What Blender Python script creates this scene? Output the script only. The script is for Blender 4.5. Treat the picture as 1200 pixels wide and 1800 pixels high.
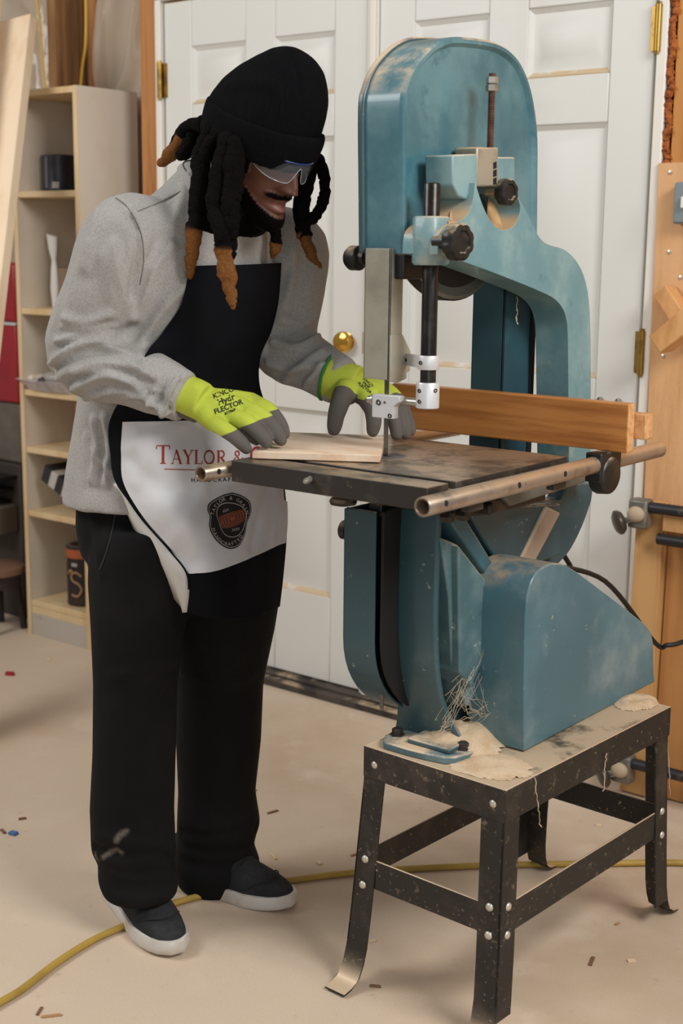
import bpy, bmesh, math, random
import numpy as np
from mathutils import Vector, Matrix, noise
from mathutils.bvhtree import BVHTree
for o in list(bpy.data.objects): bpy.data.objects.remove(o)
scene = bpy.context.scene
COL = scene.collection
R = math.radians
rnd = random.Random(7)

# ------------------------------------------------------------------ camera
FPX = 2408.87
YAW, PITCH, ROLL = R(38.513), R(11.0796), R(0.6002)
CAM = Vector((2.3345, -3.0687, 1.3318))
cd = Vector((-math.sin(YAW)*math.cos(PITCH), math.cos(YAW)*math.cos(PITCH), -math.sin(PITCH)))
_r = Vector((math.cos(YAW), math.sin(YAW), 0)); _u = _r.cross(cd)
cr = _r*math.cos(ROLL) + _u*math.sin(ROLL)
cu = -_r*math.sin(ROLL) + _u*math.cos(ROLL)
cam_data = bpy.data.cameras.new('camera'); cam_data.sensor_fit = 'VERTICAL'; cam_data.sensor_height = 36
cam_data.lens = FPX/1800*36
cam = bpy.data.objects.new('camera', cam_data); COL.objects.link(cam)
cam.matrix_world = Matrix(((cr.x, cu.x, -cd.x, CAM.x), (cr.y, cu.y, -cd.y, CAM.y), (cr.z, cu.z, -cd.z, CAM.z), (0, 0, 0, 1)))
cam_data.dof.use_dof = True; cam_data.dof.focus_distance = 2.55; cam_data.dof.aperture_fstop = 4.5
cam_data.clip_start = .05
scene.camera = cam

# ------------------------------------------------------------------ light
w = bpy.data.worlds.new('world'); scene.world = w; w.use_nodes = True
w.node_tree.nodes['Background'].inputs[0].default_value = (1.0, .99, .98, 1)
w.node_tree.nodes['Background'].inputs[1].default_value = .31
def area(name, loc, target, sx, sy, power, col):
    l = bpy.data.lights.new(name, 'AREA'); l.shape = 'RECTANGLE'; l.size = sx; l.size_y = sy; l.energy = power; l.color = col
    o = bpy.data.objects.new(name, l); COL.objects.link(o); o.location = loc
    o.rotation_euler = (Vector(target)-Vector(loc)).to_track_quat('-Z', 'Y').to_euler()
    return o
area('ceiling_light', (-1.1, -2.9, 2.8), (.4, -1.0, .7), 1.6, 1.0, 60, (1, .98, .95))
area('ceiling_light', (3.3, -1.5, 2.75), (1.0, -1.0, .9), 1.3, .9, 80, (1, .985, .96))
area('garage_opening', (4.2, -4.6, 1.5), (.6, -1.2, .9), 2.4, 1.8, 30, (.84, .92, 1.0))
vs = scene.view_settings
vs.view_transform = 'Standard'; vs.look = 'None'; vs.gamma = 1; vs.use_curve_mapping = False; vs.exposure = -0.12

# ------------------------------------------------------------------ pixel rays (photo frame 1200 x 1800)
def ray(px, py): return cd + cr*((px-600)/FPX) - cu*((py-900)/FPX)
def gz(px, py, z): r = ray(px, py); return CAM + r*((z-CAM.z)/r.z)
def gx(px, py, x): r = ray(px, py); return CAM + r*((x-CAM.x)/r.x)
def gy(px, py, y): r = ray(px, py); return CAM + r*((y-CAM.y)/r.y)
def gd(px, py, d): return CAM + ray(px, py)*d
def dep(p): return (Vector(p)-CAM).dot(cd)
def ox(X, pts): return [(p.y, p.z) for p in (gx(a, b, X) for a, b in pts)]

# ------------------------------------------------------------------ materials
MATS = {}
def lin(c):
    if isinstance(c, str):
        c = c.lstrip('#'); c = [int(c[i:i+2], 16)/255 for i in (0, 2, 4)]
        c = [x/12.92 if x <= .04045 else ((x+.055)/1.055)**2.4 for x in c]
    return (c[0], c[1], c[2], 1)
def mat(name, col, rough=.55, metal=0, var=None, fine=None, bump=None, dust=None, streak=None, spec=.5, mask=None, coat=0):
    """var=(scale, colour2, low, high): blotches; fine=(scale, amount): grain; dust=(colour, amount): dust lying on upward faces"""
    if name in MATS: return MATS[name]
    m = bpy.data.materials.new(name); m.use_nodes = True; nt = m.node_tree; N = nt.nodes; L = nt.links
    b = N['Principled BSDF']; b.inputs['Roughness'].default_value = rough; b.inputs['Metallic'].default_value = metal
    b.inputs['Specular IOR Level'].default_value = spec; b.inputs['Coat Weight'].default_value = coat
    tc = N.new('ShaderNodeTexCoord'); co = tc.outputs['Object']
    def mixc(a, bcol, f, mode='MIX'):
        x = N.new('ShaderNodeMix'); x.data_type = 'RGBA'; x.blend_type = mode
        for i, v in ((6, a), (7, bcol)):
            if isinstance(v, tuple): x.inputs[i].default_value = v
            else: L.new(v, x.inputs[i])
        if isinstance(f, float): x.inputs[0].default_value = f
        else: L.new(f, x.inputs[0])
        return x.outputs[2]
    def nz(scale, detail=5, rough_=.6, vec=None, stretch=None):
        n = N.new('ShaderNodeTexNoise'); n.inputs['Scale'].default_value = scale; n.inputs['Detail'].default_value = detail
        n.inputs['Roughness'].default_value = rough_
        v = vec or co
        if stretch:
            mp = N.new('ShaderNodeMapping'); mp.inputs['Scale'].default_value = stretch; L.new(v, mp.inputs[0]); v = mp.outputs[0]
        L.new(v, n.inputs['Vector']); return n.outputs['Fac']
    def rng(f, a, b_):
        r = N.new('ShaderNodeMapRange'); r.interpolation_type = 'SMOOTHSTEP'; L.new(f, r.inputs[0]); r.inputs[1].default_value = a; r.inputs[2].default_value = b_
        return r.outputs[0]
    c = lin(col)
    if var:
        for v in (var if isinstance(var, list) else [var]):
            c = mixc(c, lin(v[1]), rng(nz(v[0], 6, .62, stretch=v[4] if len(v) > 4 else None), v[2], v[3]))
    if streak:   # (stretch vector, scale, colour2, lo, hi) wood grain
        c = mixc(c, lin(streak[2]), rng(nz(streak[1], 6, .65, stretch=streak[0]), streak[3], streak[4]))
    if mask:     # (attribute, colour2, lo, hi)
        for mk in (mask if isinstance(mask, list) else [mask]):
            at = N.new('ShaderNodeAttribute'); at.attribute_name = mk[0]
            c = mixc(c, lin(mk[1]), rng(at.outputs['Fac'], mk[2], mk[3]))
    if dust:
        g = N.new('ShaderNodeNewGeometry'); s = N.new('ShaderNodeSeparateXYZ'); L.new(g.outputs['Normal'], s.inputs[0])
        up = rng(s.outputs['Z'], .15, .8); nn = rng(nz(dust[2] if len(dust) > 2 else 9, 6, .65), .62-dust[1]*.5, .80-dust[1]*.5)
        mu = N.new('ShaderNodeMath'); mu.operation = 'MULTIPLY'; L.new(up, mu.inputs[0]); L.new(nn, mu.inputs[1])
        c = mixc(c, lin(dust[0]), mu.outputs[0])
    if fine:
        f = nz(fine[0], 4, .7, stretch=fine[2] if len(fine) > 2 else None)
        c = mixc(c, (0, 0, 0, 1), rng(f, .75, .25), 'MIX') if False else mixc(c, lin((.5, .5, .5)), .0)
        mr = N.new('ShaderNodeMapRange'); L.new(f, mr.inputs[0]); mr.inputs[1].default_value = .25; mr.inputs[2].default_value = .75
        mr.inputs[3].default_value = 1-fine[1]; mr.inputs[4].default_value = 1+fine[1]
        vm = N.new('ShaderNodeVectorMath'); vm.operation = 'SCALE'
        if isinstance(c, tuple): vm.inputs[0].default_value = c[:3]
        else: L.new(c, vm.inputs[0])
        L.new(mr.outputs[0], vm.inputs['Scale']); c = vm.outputs[0]
    if isinstance(c, tuple): b.inputs['Base Color'].default_value = c
    else: L.new(c, b.inputs['Base Color'])
    if bump:
        bp = N.new('ShaderNodeBump'); bp.inputs['Strength'].default_value = bump[1]; bp.inputs['Distance'].default_value = bump[2] if len(bump) > 2 else .002
        L.new(nz(bump[0], 5, .6, stretch=bump[3] if len(bump) > 3 else None), bp.inputs['Height']); L.new(bp.outputs[0], b.inputs['Normal'])
    MATS[name] = m; return m

# ------------------------------------------------------------------ mesh helpers
def world_org(o):
    v = Vector((0, 0, 0))
    while o: v = v + o.location; o = o.parent
    return v
def finish(name, me, material, parent, smooth=35, bevel=0, seg=2):
    org = world_org(parent) if parent else Vector((0, 0, 0))
    if parent and org.length: me.transform(Matrix.Translation(-org))
    o = bpy.data.objects.new(name, me); COL.objects.link(o); o.parent = parent
    for mm in (material if isinstance(material, (list, tuple)) else [material]): me.materials.append(mm)
    if smooth is not None:
        me.shade_smooth()
        if smooth < 180: me.set_sharp_from_angle(angle=R(smooth))
    if bevel:
        b = o.modifiers.new('bevel', 'BEVEL'); b.width = bevel; b.segments = seg; b.limit_method = 'ANGLE'; b.angle_limit = R(40)
    return o
def frame_of(d, hint=None):
    d = Vector(d).normalized(); h = Vector(hint) if hint is not None else (Vector((0, 0, 1)) if abs(d.z) < .9 else Vector((1, 0, 0)))
    a = h.cross(d)
    if a.length < 1e-6: a = Vector((0, 1, 0)).cross(d)
    a.normalize(); return a, d.cross(a).normalized(), d
class MB:
    def __init__(s): s.v = []; s.f = []; s.T = None
    def add(s, vs, fs):
        n = len(s.v)
        s.v += [tuple(s.T @ Vector(v)) if s.T else tuple(v) for v in vs]; s.f += [tuple(i+n for i in f) for f in fs]; return s
    def box(s, lo, hi, rot=None, piv=None):
        vs = [Vector((x, y, z)) for z in (lo[2], hi[2]) for y in (lo[1], hi[1]) for x in (lo[0], hi[0])]
        if rot is not None:
            c = Vector(piv) if piv is not None else (Vector(lo)+Vector(hi))/2
            vs = [rot @ (v-c)+c for v in vs]
        return s.add(vs, [(0, 2, 3, 1), (4, 5, 7, 6), (0, 1, 5, 4), (2, 6, 7, 3), (0, 4, 6, 2), (1, 3, 7, 5)])
    def bar(s, p, q, w, h, hint=None):
        p = Vector(p); q = Vector(q); a, b, d = frame_of(q-p, hint)
        vs = [c+a*(i*w/2)+b*(j*h/2) for c in (p, q) for i, j in ((-1, -1), (1, -1), (1, 1), (-1, 1))]
        return s.add(vs, [(0, 3, 2, 1), (4, 5, 6, 7), (0, 1, 5, 4), (1, 2, 6, 5), (2, 3, 7, 6), (3, 0, 4, 7)])
    def rings(s, rings, cap=True, closed=False):
        n = len(rings[0]); vs = [v for r in rings for v in r]; fs = []
        m = len(rings)
        for i in range(m-1 if not closed else m):
            for j in range(n):
                a = i*n+j; b = i*n+(j+1) % n; i2 = (i+1) % m
                fs.append((a, b, i2*n+(j+1) % n, i2*n+j))
        if cap and not closed: fs.append(tuple(range(n))[::-1]); fs.append(tuple(range((m-1)*n, m*n)))
        return s.add(vs, fs)
    def tube(s, path, r, n=12, cap=True, closed=False, round_end=False):
        P = [Vector(p) for p in path]; m = len(P); rr = r if isinstance(r, (list, tuple)) else [r]*m
        if round_end:
            d0 = (P[0]-P[1]).normalized(); d1 = (P[-1]-P[-2]).normalized()
            P = [P[0]+d0*rr[0]*.9, P[0]+d0*rr[0]*.6]+P+[P[-1]+d1*rr[-1]*.6, P[-1]+d1*rr[-1]*.9]
            rr = [rr[0]*.35, rr[0]*.8]+list(rr)+[rr[-1]*.8, rr[-1]*.35]; m = len(P)
        rings = []; a = None
        for i in range(m):
            d = (P[(i+1) % m]-P[i-1]) if closed else (P[min(i+1, m-1)]-P[max(i-1, 0)])
            if a is None: a, b, d = frame_of(d)
            else:
                d = d.normalized(); a = a-d*a.dot(d)
                if a.length < 1e-6: a, b, d = frame_of(d)
                a.normalize(); b = d.cross(a)
            rings.append([P[i]+a*(math.cos(t)*rr[i])+b*(math.sin(t)*rr[i]) for t in (k*2*math.pi/n for k in range(n))])
        return s.rings(rings, cap, closed)
    def cyl(s, p, q, r, n=20, r2=None): return s.tube([p, q], [r, r if r2 is None else r2], n)
    def lathe(s, org, axis, prof, n=24, hint=None, wob=None):
        a, b, d = frame_of(axis, hint); org = Vector(org); rings = []
        for r, h in prof:
            rings.append([org+d*h+(a*math.cos(t)+b*math.sin(t))*(r*(wob(t, h) if wob else 1)) for t in (k*2*math.pi/n for k in range(n))])
        return s.rings(rings, True)
    def prism_x(s, yz, x0, x1):
        n = len(yz); vs = [(x0, y, z) for y, z in yz]+[(x1, y, z) for y, z in yz]
        ar = sum(yz[i][0]*yz[(i+1) % n][1]-yz[(i+1) % n][0]*yz[i][1] for i in range(n))
        fs = [tuple(range(n))[::-1], tuple(range(n, 2*n))]+[(i, (i+1) % n, n+(i+1) % n, n+i) for i in range(n)]
        if (ar < 0) != (x1 < x0): fs = [f[::-1] for f in fs]
        return s.add(vs, fs)
    def prism_y(s, xz, y0, y1):
        n = len(xz); vs = [(x, y0, z) for x, z in xz]+[(x, y1, z) for x, z in xz]
        ar = sum(xz[i][0]*xz[(i+1) % n][1]-xz[(i+1) % n][0]*xz[i][1] for i in range(n))
        fs = [tuple(range(n)), tuple(range(n, 2*n))[::-1]]+[(i, n+i, n+(i+1) % n, (i+1) % n) for i in range(n)]
        if (ar < 0) != (y1 < y0): fs = [f[::-1] for f in fs]
        return s.add(vs, fs)
    def prism_z(s, xy, z0, z1):
        n = len(xy); vs = [(x, y, z0) for x, y in xy]+[(x, y, z1) for x, y in xy]
        ar = sum(xy[i][0]*xy[(i+1) % n][1]-xy[(i+1) % n][0]*xy[i][1] for i in range(n))
        fs = [tuple(range(n))[::-1], tuple(range(n, 2*n))]+[(i, (i+1) % n, n+(i+1) % n, n+i) for i in range(n)]
        if (ar < 0) != (z1 < z0): fs = [f[::-1] for f in fs]
        return s.add(vs, fs)
    def ell(s, c, rad, n=24, m=16, rot=None):
        rings = []; c = Vector(c)
        for i in range(m+1):
            th = math.pi*(i+.02)/(m+.04); ring = []
            for j in range(n):
                ph = 2*math.pi*j/n
                v = Vector((rad[0]*math.sin(th)*math.cos(ph), rad[1]*math.sin(th)*math.sin(ph), -rad[2]*math.cos(th)))
                ring.append(c+(rot @ v if rot else v))
            rings.append(ring)
        return s.rings(rings, True)
    def loft(s, secs, n=28, p=2.0):
        """secs: list of (centre, side_radius_vec, front_radius_vec)"""
        rings = []
        for c, A, B in secs:
            c = Vector(c); A = Vector(A); B = Vector(B); ring = []
            for k in range(n):
                t = 2*math.pi*k/n; ct, st = math.cos(t), math.sin(t)
                f = (abs(ct)**p+abs(st)**p)**(-1/p)
                ring.append(c+A*(ct*f)+B*(st*f))
            rings.append(ring)
        return s.rings(rings, True)
    def mesh(s, name):
        me = bpy.data.meshes.new(name); me.from_pydata(s.v, [], s.f); me.update(); return me
    def build(s, name, material, parent=None, smooth=35, bevel=0, seg=2, recalc=True):
        me = s.mesh(name)
        if recalc:
            bm = bmesh.new(); bm.from_mesh(me); bmesh.ops.recalc_face_normals(bm, faces=bm.faces); bm.to_mesh(me); bm.free()
        return finish(name, me, material, parent, smooth, bevel, seg)
def thing(name, label, cat, loc=(0, 0, 0), group=None):
    o = bpy.data.objects.new(name, None); COL.objects.link(o); o.location = loc; o.empty_display_size = .05
    o['label'] = label; o['category'] = cat
    if group: o['group'] = group
    return o
def tag(o, label, cat, group=None):
    o['label'] = label; o['category'] = cat
    if group: o['group'] = group
    return o
def struct(o): o['kind'] = 'structure'; return o
def smoothpath(pts, sub=6):
    P = [Vector(p) for p in pts]; out = []
    for i in range(len(P)-1):
        p0 = P[max(i-1, 0)]; p1 = P[i]; p2 = P[i+1]; p3 = P[min(i+2, len(P)-1)]
        for k in range(sub):
            t = k/sub
            out.append(.5*((2*p1)+(p2-p0)*t+(2*p0-5*p1+4*p2-p3)*t*t+(3*p1-p0-3*p2+p3)*t**3))
    out.append(P[-1]); return out
def sm2(pts, sub=5): return [(v.x, v.y) for v in smoothpath([(a, b, 0) for a, b in pts], sub)]
def remesh(mb, voxel, smooth_it=4, fac=.5):
    """union of overlapping lofts as one continuous surface"""
    me = mb.mesh('tmp'); bm = bmesh.new(); bm.from_mesh(me); bmesh.ops.recalc_face_normals(bm, faces=bm.faces); bm.to_mesh(me); bm.free()
    o = bpy.data.objects.new('tmp', me); COL.objects.link(o)
    md = o.modifiers.new('r', 'REMESH'); md.mode = 'VOXEL'; md.voxel_size = voxel
    if smooth_it:
        sm = o.modifiers.new('s', 'SMOOTH'); sm.factor = fac; sm.iterations = smooth_it
    dg = bpy.context.evaluated_depsgraph_get(); dg.update()
    res = bpy.data.meshes.new_from_object(o.evaluated_get(dg))
    bpy.data.objects.remove(o); bpy.data.meshes.remove(me); return res
def co_of(me):
    a = np.empty(len(me.vertices)*3); me.vertices.foreach_get('co', a); return a.reshape(-1, 3)
def nor_of(me):
    a = np.empty(len(me.vertices)*3); me.vertex_normals.foreach_get('vector', a); return a.reshape(-1, 3)
def set_co(me, a): me.vertices.foreach_set('co', a.reshape(-1)); me.update()
def polydist(a, pts):
    d = np.full(len(a), 1e9)
    for p, q in zip(pts[:-1], pts[1:]):
        p = np.array(p); q = np.array(q); e = q-p; L = max((e*e).sum(), 1e-12)
        t = np.clip(((a-p)@e)/L, 0, 1); d = np.minimum(d, np.linalg.norm(a-(p+t[:, None]*e), axis=1))
    return d
def bvh_of(me): return BVHTree.FromPolygons([v.co.copy() for v in me.vertices], [tuple(p.vertices) for p in me.polygons])
def hit(bvh, px, py, default=None):
    h = bvh.ray_cast(CAM, ray(px, py).normalized())
    return (h[0], h[1]) if h[0] is not None else (default, None)
def creases(me, lines, bvh=None, gain=1.0):
    """lines: list of (pixel polyline, amplitude, width); pixel lines are dropped on the surface, then pressed in or raised there"""
    bvh = bvh or bvh_of(me); a = co_of(me); n = nor_of(me); disp = np.zeros(len(a))
    for pl, amp, wd in lines:
        P = [(v.x, v.y) for v in smoothpath([(x, y, 0) for x, y in pl], 4)]
        pts = [h[0] for h in (hit(bvh, x, y) for x, y in P) if h[0] is not None]
        if len(pts) < 2: continue
        runs = [[pts[0]]]
        for p_ in pts[1:]:
            if (p_-runs[-1][-1]).length > .035: runs.append([])
            runs[-1].append(p_)
        pts = max(runs, key=len)
        if len(pts) < 3: continue
        d = polydist(a, pts)
        disp += gain*amp*(np.exp(-(d/wd)**2)-.45*np.exp(-(d/(2.2*wd))**2))
    set_co(me, a+n*disp[:, None])
def attr(me, name, vals):
    at = me.attributes.new(name, 'FLOAT', 'POINT'); at.data.foreach_set('value', np.asarray(vals, dtype=np.float32))
def text_mesh(body, size=1.0, spacing=1.0, bold=0):
    cu_ = bpy.data.curves.new('t', 'FONT'); cu_.body = body; cu_.size = size; cu_.align_x = 'CENTER'; cu_.align_y = 'CENTER'; cu_.space_character = spacing; cu_.offset = bold
    cu_.resolution_u = 3
    o = bpy.data.objects.new('t', cu_); COL.objects.link(o); dg = bpy.context.evaluated_depsgraph_get(); dg.update()
    me = bpy.data.meshes.new_from_object(o.evaluated_get(dg)); v = [tuple(x.co) for x in me.vertices]; f = [tuple(p.vertices) for p in me.polygons]
    bpy.data.objects.remove(o); return v, f
# ================================================================== the room
M_door = mat('door paint', '#d9d8d2', .45, var=[(1.3, '#cdc9bf', .55, .75), (14, '#cbc1ae', .68, .82)], bump=(60, .04, .001), dust=('#c9ab80', .6, 12))
M_jamb = mat('jamb paint', '#e4ded4', .5, var=(3, '#cdbfa8', .55, .75))
M_brass = mat('brass', '#a3823f', .38, .85, var=(30, '#7d6230', .45, .65))
M_floor = mat('dusty concrete', '#cdb9a2', .8, var=[(1.1, '#bfa68c', .45, .7), (5, '#d3c0a9', .5, .75), (22, '#b0977d', .62, .8)], fine=(260, .07), bump=(80, .15, .001))
M_stud = mat('stud pine', '#b57b46', .7, streak=((14, 14, .6), 3, '#8f5a30', .45, .7))
M_oldwood = mat('old stud wood', '#9c7248', .8, streak=((12, 12, .5), 3, '#6d4a2b', .4, .7))
M_ply = mat('plywood', '#d9a877', .65, streak=((6, 6, .7), 2.2, '#c08d5c', .42, .72), fine=(120, .04))
M_foam = mat('expanding foam', '#b0622a', .9, var=(60, '#7a3a14', .4, .65), bump=(50, 1, .01))
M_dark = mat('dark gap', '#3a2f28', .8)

fl = MB().box((-4.5, -5.5, -.12), (5.0, 1.0, 0)).build('floor', M_floor, None, None); struct(fl)
# back wall: sheathing behind open studs left of the doors
M_sheath = mat('wall sheathing', '#a8845c', .85, var=(3, '#8a6540', .4, .7), streak=((9, 9, .5), 2, '#b99468', .4, .7))
bw = MB()
bw.box((-4.5, .19, 0), (-.82, .23, 2.9)); bw.box((-.82, .19, 2.12), (.86, .23, 2.9)); bw.box((.86, .19, 0), (4.0, .23, 2.9)); bw.box((-.82, .19, 0), (.86, .23, 2.12))
back = bw.build('wall_back', M_sheath, None, None); struct(back)
for i, (x0, x1, y0, y1, m) in enumerate([(-.922, -.842, .0, .13, M_stud), (-1.42, -1.38, .05, .18, M_oldwood), (-1.33, -1.29, .15, .19, M_stud), (-1.90, -1.86, .05, .18, M_oldwood), (-2.4, -2.36, .05, .18, M_oldwood),
                          (.868, .95, .03, .14, M_stud), (1.35, 1.39, .05, .18, M_oldwood)]):
    o = MB().box((x0, y0, 0), (x1, y1, 2.6)).build('stud', m, back, 30, .003)
# jambs and header
jb = MB(); jb.box((-.845, -.012, 0), (-.822, .13, 2.075)); jb.box((.822, -.012, 0), (.848, .13, 2.075)); jb.box((-.845, -.012, 2.046), (.848, .13, 2.075))
struct(jb.build('trim_1', M_jamb, None, 30, .003))
th = MB().box((-.86, -.06, 0), (.86, .12, .022)).box((-.86, -.03, .02), (.86, .1, .032)).build('threshold', mat('worn threshold', '#4d443b', .7, var=(12, '#2c2622', .4, .65), dust=('#b09a7c', .25)), None, 30, .004); struct(th); th.name = 'trim_2'
# doors
def make_door(n, x0, x1, knob_x, knob_z, hinge_x, hinge_zs):
    zt, zb = 2.04, .036; sgn = 1
    st = .115; mull = .115; w = x1-x0; pw = (w-2*st-mull)/2
    xs = [(x0+st, x0+st+pw), (x1-st-pw, x1-st)]; zs = [(.30, .85), (1.01, 1.625), (1.742, 1.905)]
    m = MB(); yb = .0; yt = .044
    m.box((x0, yb+.016, zb), (x1, yt, zt))
    m.box((x0, yb, zb), (xs[0][0], yb+.02, zt)); m.box((xs[0][1], yb, zb), (xs[1][0], yb+.02, zt)); m.box((xs[1][1], yb, zb), (x1, yb+.02, zt))
    zz = [zb]+[z for p in zs for z in p]+[zt]
    for a, b in xs:
        for k in range(0, len(zz), 2): m.box((a, yb, zz[k]), (b, yb+.02, zz[k+1]))
    d = m.build('door_%d' % n, M_door, None, 30, .004); struct(d)
    for a, b in xs:
        for c, e in zs:
            q = MB(); rr = []
            for ins, y in ((.0, .0025), (.012, .0125), (.02, .0125), (.045, .003)):
                rr.append([Vector((a+ins, y, c+ins)), Vector((b-ins, y, c+ins)), Vector((b-ins, y, e-ins)), Vector((a+ins, y, e-ins))])
            q.rings(rr, cap=False); nn = len(q.v); q.f.append((nn-4, nn-3, nn-2, nn-1))
            q.build('panel', M_door, d, 25)
    for hz in hinge_zs:
        h = MB().cyl((hinge_x, -.012, hz-.052), (hinge_x, -.012, hz+.052), .0085, 12)
        for s in (-1, 1): h.cyl((hinge_x, -.012, hz+s*.052), (hinge_x, -.012, hz+s*.058), .0065, 10)
        sx = 1 if hinge_x < 0 else -1
        h.box((min(hinge_x, hinge_x+sx*.022), -.004, hz-.05), (max(hinge_x, hinge_x+sx*.022), .002, hz+.05))
        h.build('hinge', M_brass, d, 35)
    if knob_x is not None:
        k = MB().lathe((knob_x, 0, knob_z), (0, -1, 0), [(.026, 0), (.026, .002), (.020, .004), (.018, .006), (.026, .009), (.0305, .016), (.031, .022), (.027, .031), (.014, .037), (.002, .038)], 28)
        k.build('door_knob', mat('polished brass', '#d6a94e', .16, 1), d, 40)
        k = MB().box((knob_x+.056, -.001, knob_z-.03), (knob_x+.064, .02, knob_z+.03)).build('latch_plate', M_brass, d, 30)
    return d
make_door(1, -.815, -.034, -.094, 1.058, -.825, (1.815, 1.075, .33))
make_door(2, .006, .812, None, 0, .824, (1.83, 1.08, .33))
ast = MB().box((-.032, -.006, .03), (.004, .04, 2.042)).box((-.018, -.014, .03), (.0, -.004, 2.042)).build('trim_3', M_jamb, None, 30, .003); struct(ast)
# dirt along the meeting edge
# orange foam bead squeezed in the gap right of the jamb
random.seed(3)
pts = []; rr = []
for k in range(260):
    z = 1.25+k*.0042; pts.append((.857+.003*math.sin(k*.31)+random.uniform(-.002, .003), -.002+random.uniform(-.004, .004), z)); rr.append(random.uniform(.006, .0105))
fo = MB().tube(pts, rr, 10); fo = fo.build('foam_bead', M_foam, None, 60); struct(fo); fo.name = 'trim_4'
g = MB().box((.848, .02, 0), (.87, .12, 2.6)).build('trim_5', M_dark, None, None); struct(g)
# upper wood and plywood sheet right of the doors
struct(MB().box((.866, .0, 1.5), (1.75, .03, 2.6)).build('wall_right', mat('stained board', '#c1843f', .6, streak=((10, 10, .5), 2, '#a4662a', .4, .7)), None, 30, .002))
ps = MB().prism_y([(.862, .02), (1.72, .02), (1.72, 1.525), (.846, 1.525), (.850, 1.1), (.856, .6)], -.02, .0).build('trim_6', M_ply, None, 30, .002); struct(ps)
for px, py in [(1178, 303), (1176, 443), (1196, 488), (1165, 626)]:
    p = gy(px, py, -.02); MB().lathe(p, (0, -1, 0), [(.0055, 0), (.005, .002), (.002, .003)], 10).build('screw', mat('zinc screw', '#d8d4c8', .35, .8), ps, 40)
# plastic vapour barrier with folds over the left stud bays
M_plast = bpy.data.materials.new('vapour barrier plastic'); M_plast.use_nodes = True
b = M_plast.node_tree.nodes['Principled BSDF']; b.inputs['Base Color'].default_value = lin('#e6d9c6'); b.inputs['Roughness'].default_value = .14; b.inputs['Alpha'].default_value = .5
def plastic(name, x0, x1, z0, z1, y, seed, slant):
    nx, nzv = 70, 60; V = []; F = []
    for j in range(nzv+1):
        for i in range(nx+1):
            x = x0+(x1-x0)*i/nx; z = z0+(z1-z0)*j/nzv; u = x*math.cos(slant)+z*math.sin(slant)
            d = .018*math.sin(u*62+5*noise.noise((x*4, z*3, seed)))+.010*noise.noise((u*25, z*3, seed+5))+.012*noise.noise((u*9, z*1.3, seed+9))
            V.append((x, y+d, z))
    for j in range(nzv):
        for i in range(nx): a = j*(nx+1)+i; F.append((a, a+1, a+nx+2, a+nx+1))
    return MB().add(V, F).build(name, M_plast, None, 180, recalc=False)
p = plastic('wall_left_film', -1.27, -.925, .9, 2.6, .135, 2, -.42); struct(p); p.name = 'wall_left'
p = plastic('x', -2.6, -1.47, .2, 2.6, .12, 8, .45); struct(p); p.name = 'wall_left_1'
# yellow house cable stapled down the studs
M_yel = mat('yellow cable', '#c9a02a', .5)
for i, (path, lab) in enumerate([([(60, -30), (70, 40), (72, 80), (76, 120), (80, 160)], 'yellow house cable hanging beside the top of the pale leaning board'),
                          ([(150, -30), (151, 30), (150, 80), (144, 120), (140, 170)], 'yellow house cable running down beside the plastic sheeting')]):
    pp = smoothpath([gy(a, b_, .04) for a, b_ in path]); tag(MB().tube(pp, .0045, 8).build('house_cable', M_yel, None), lab, 'cable')
# ================================================================== steel stand
DUST = '#d8bfa0'
M_steel = mat('black painted steel', '#2b2926', .5, .3, var=[(9, '#443d37', .48, .70), (38, '#6f6355', .60, .72), (130, '#a08f7a', .63, .70)], dust=(DUST, .75, 7), bump=(50, .1, .001))
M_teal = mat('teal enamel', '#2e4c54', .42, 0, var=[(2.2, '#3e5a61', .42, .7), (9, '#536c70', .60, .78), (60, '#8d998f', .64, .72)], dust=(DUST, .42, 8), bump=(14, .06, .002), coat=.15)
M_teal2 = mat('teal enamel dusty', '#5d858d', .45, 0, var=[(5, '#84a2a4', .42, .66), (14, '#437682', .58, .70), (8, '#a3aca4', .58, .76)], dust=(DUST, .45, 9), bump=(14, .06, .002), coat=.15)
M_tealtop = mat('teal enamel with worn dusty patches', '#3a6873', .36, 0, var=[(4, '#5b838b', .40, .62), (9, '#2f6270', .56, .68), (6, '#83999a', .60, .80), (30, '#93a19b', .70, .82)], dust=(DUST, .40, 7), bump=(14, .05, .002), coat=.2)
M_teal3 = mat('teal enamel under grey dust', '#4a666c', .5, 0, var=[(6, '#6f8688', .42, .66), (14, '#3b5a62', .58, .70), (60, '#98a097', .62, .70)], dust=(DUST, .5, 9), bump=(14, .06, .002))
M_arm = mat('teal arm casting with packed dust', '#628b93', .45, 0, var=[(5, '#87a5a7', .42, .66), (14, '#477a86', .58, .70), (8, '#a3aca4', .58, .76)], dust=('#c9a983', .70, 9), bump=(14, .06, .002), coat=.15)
M_black = mat('black plastic', '#191817', .42, var=(20, '#4a423b', .6, .8), dust=(DUST, .35))
M_rod = mat('blackened rod', '#2a2725', .3, .7, var=(20, '#45403c', .4, .7))
M_alu = mat('aluminium', '#d9d9da', .4, .35)
M_guard = mat('grey painted guard', '#a9a595', .4, .15, var=(7, '#8d897b', .4, .7))
M_cast = mat('ground cast iron', '#6b6055', .33, .65, var=[(5, '#847464', .42, .68), (20, '#443c35', .55, .72)], dust=('#b7a085', .44, 11))
M_castside = mat('cast iron edge', '#37332f', .45, .4, var=[(14, '#5c544b', .5, .72), (45, '#8d7d6a', .70, .8)])
M_zinc = mat('zinc', '#b5b1a6', .35, .7, var=(40, '#8b8378', .4, .7))
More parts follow.
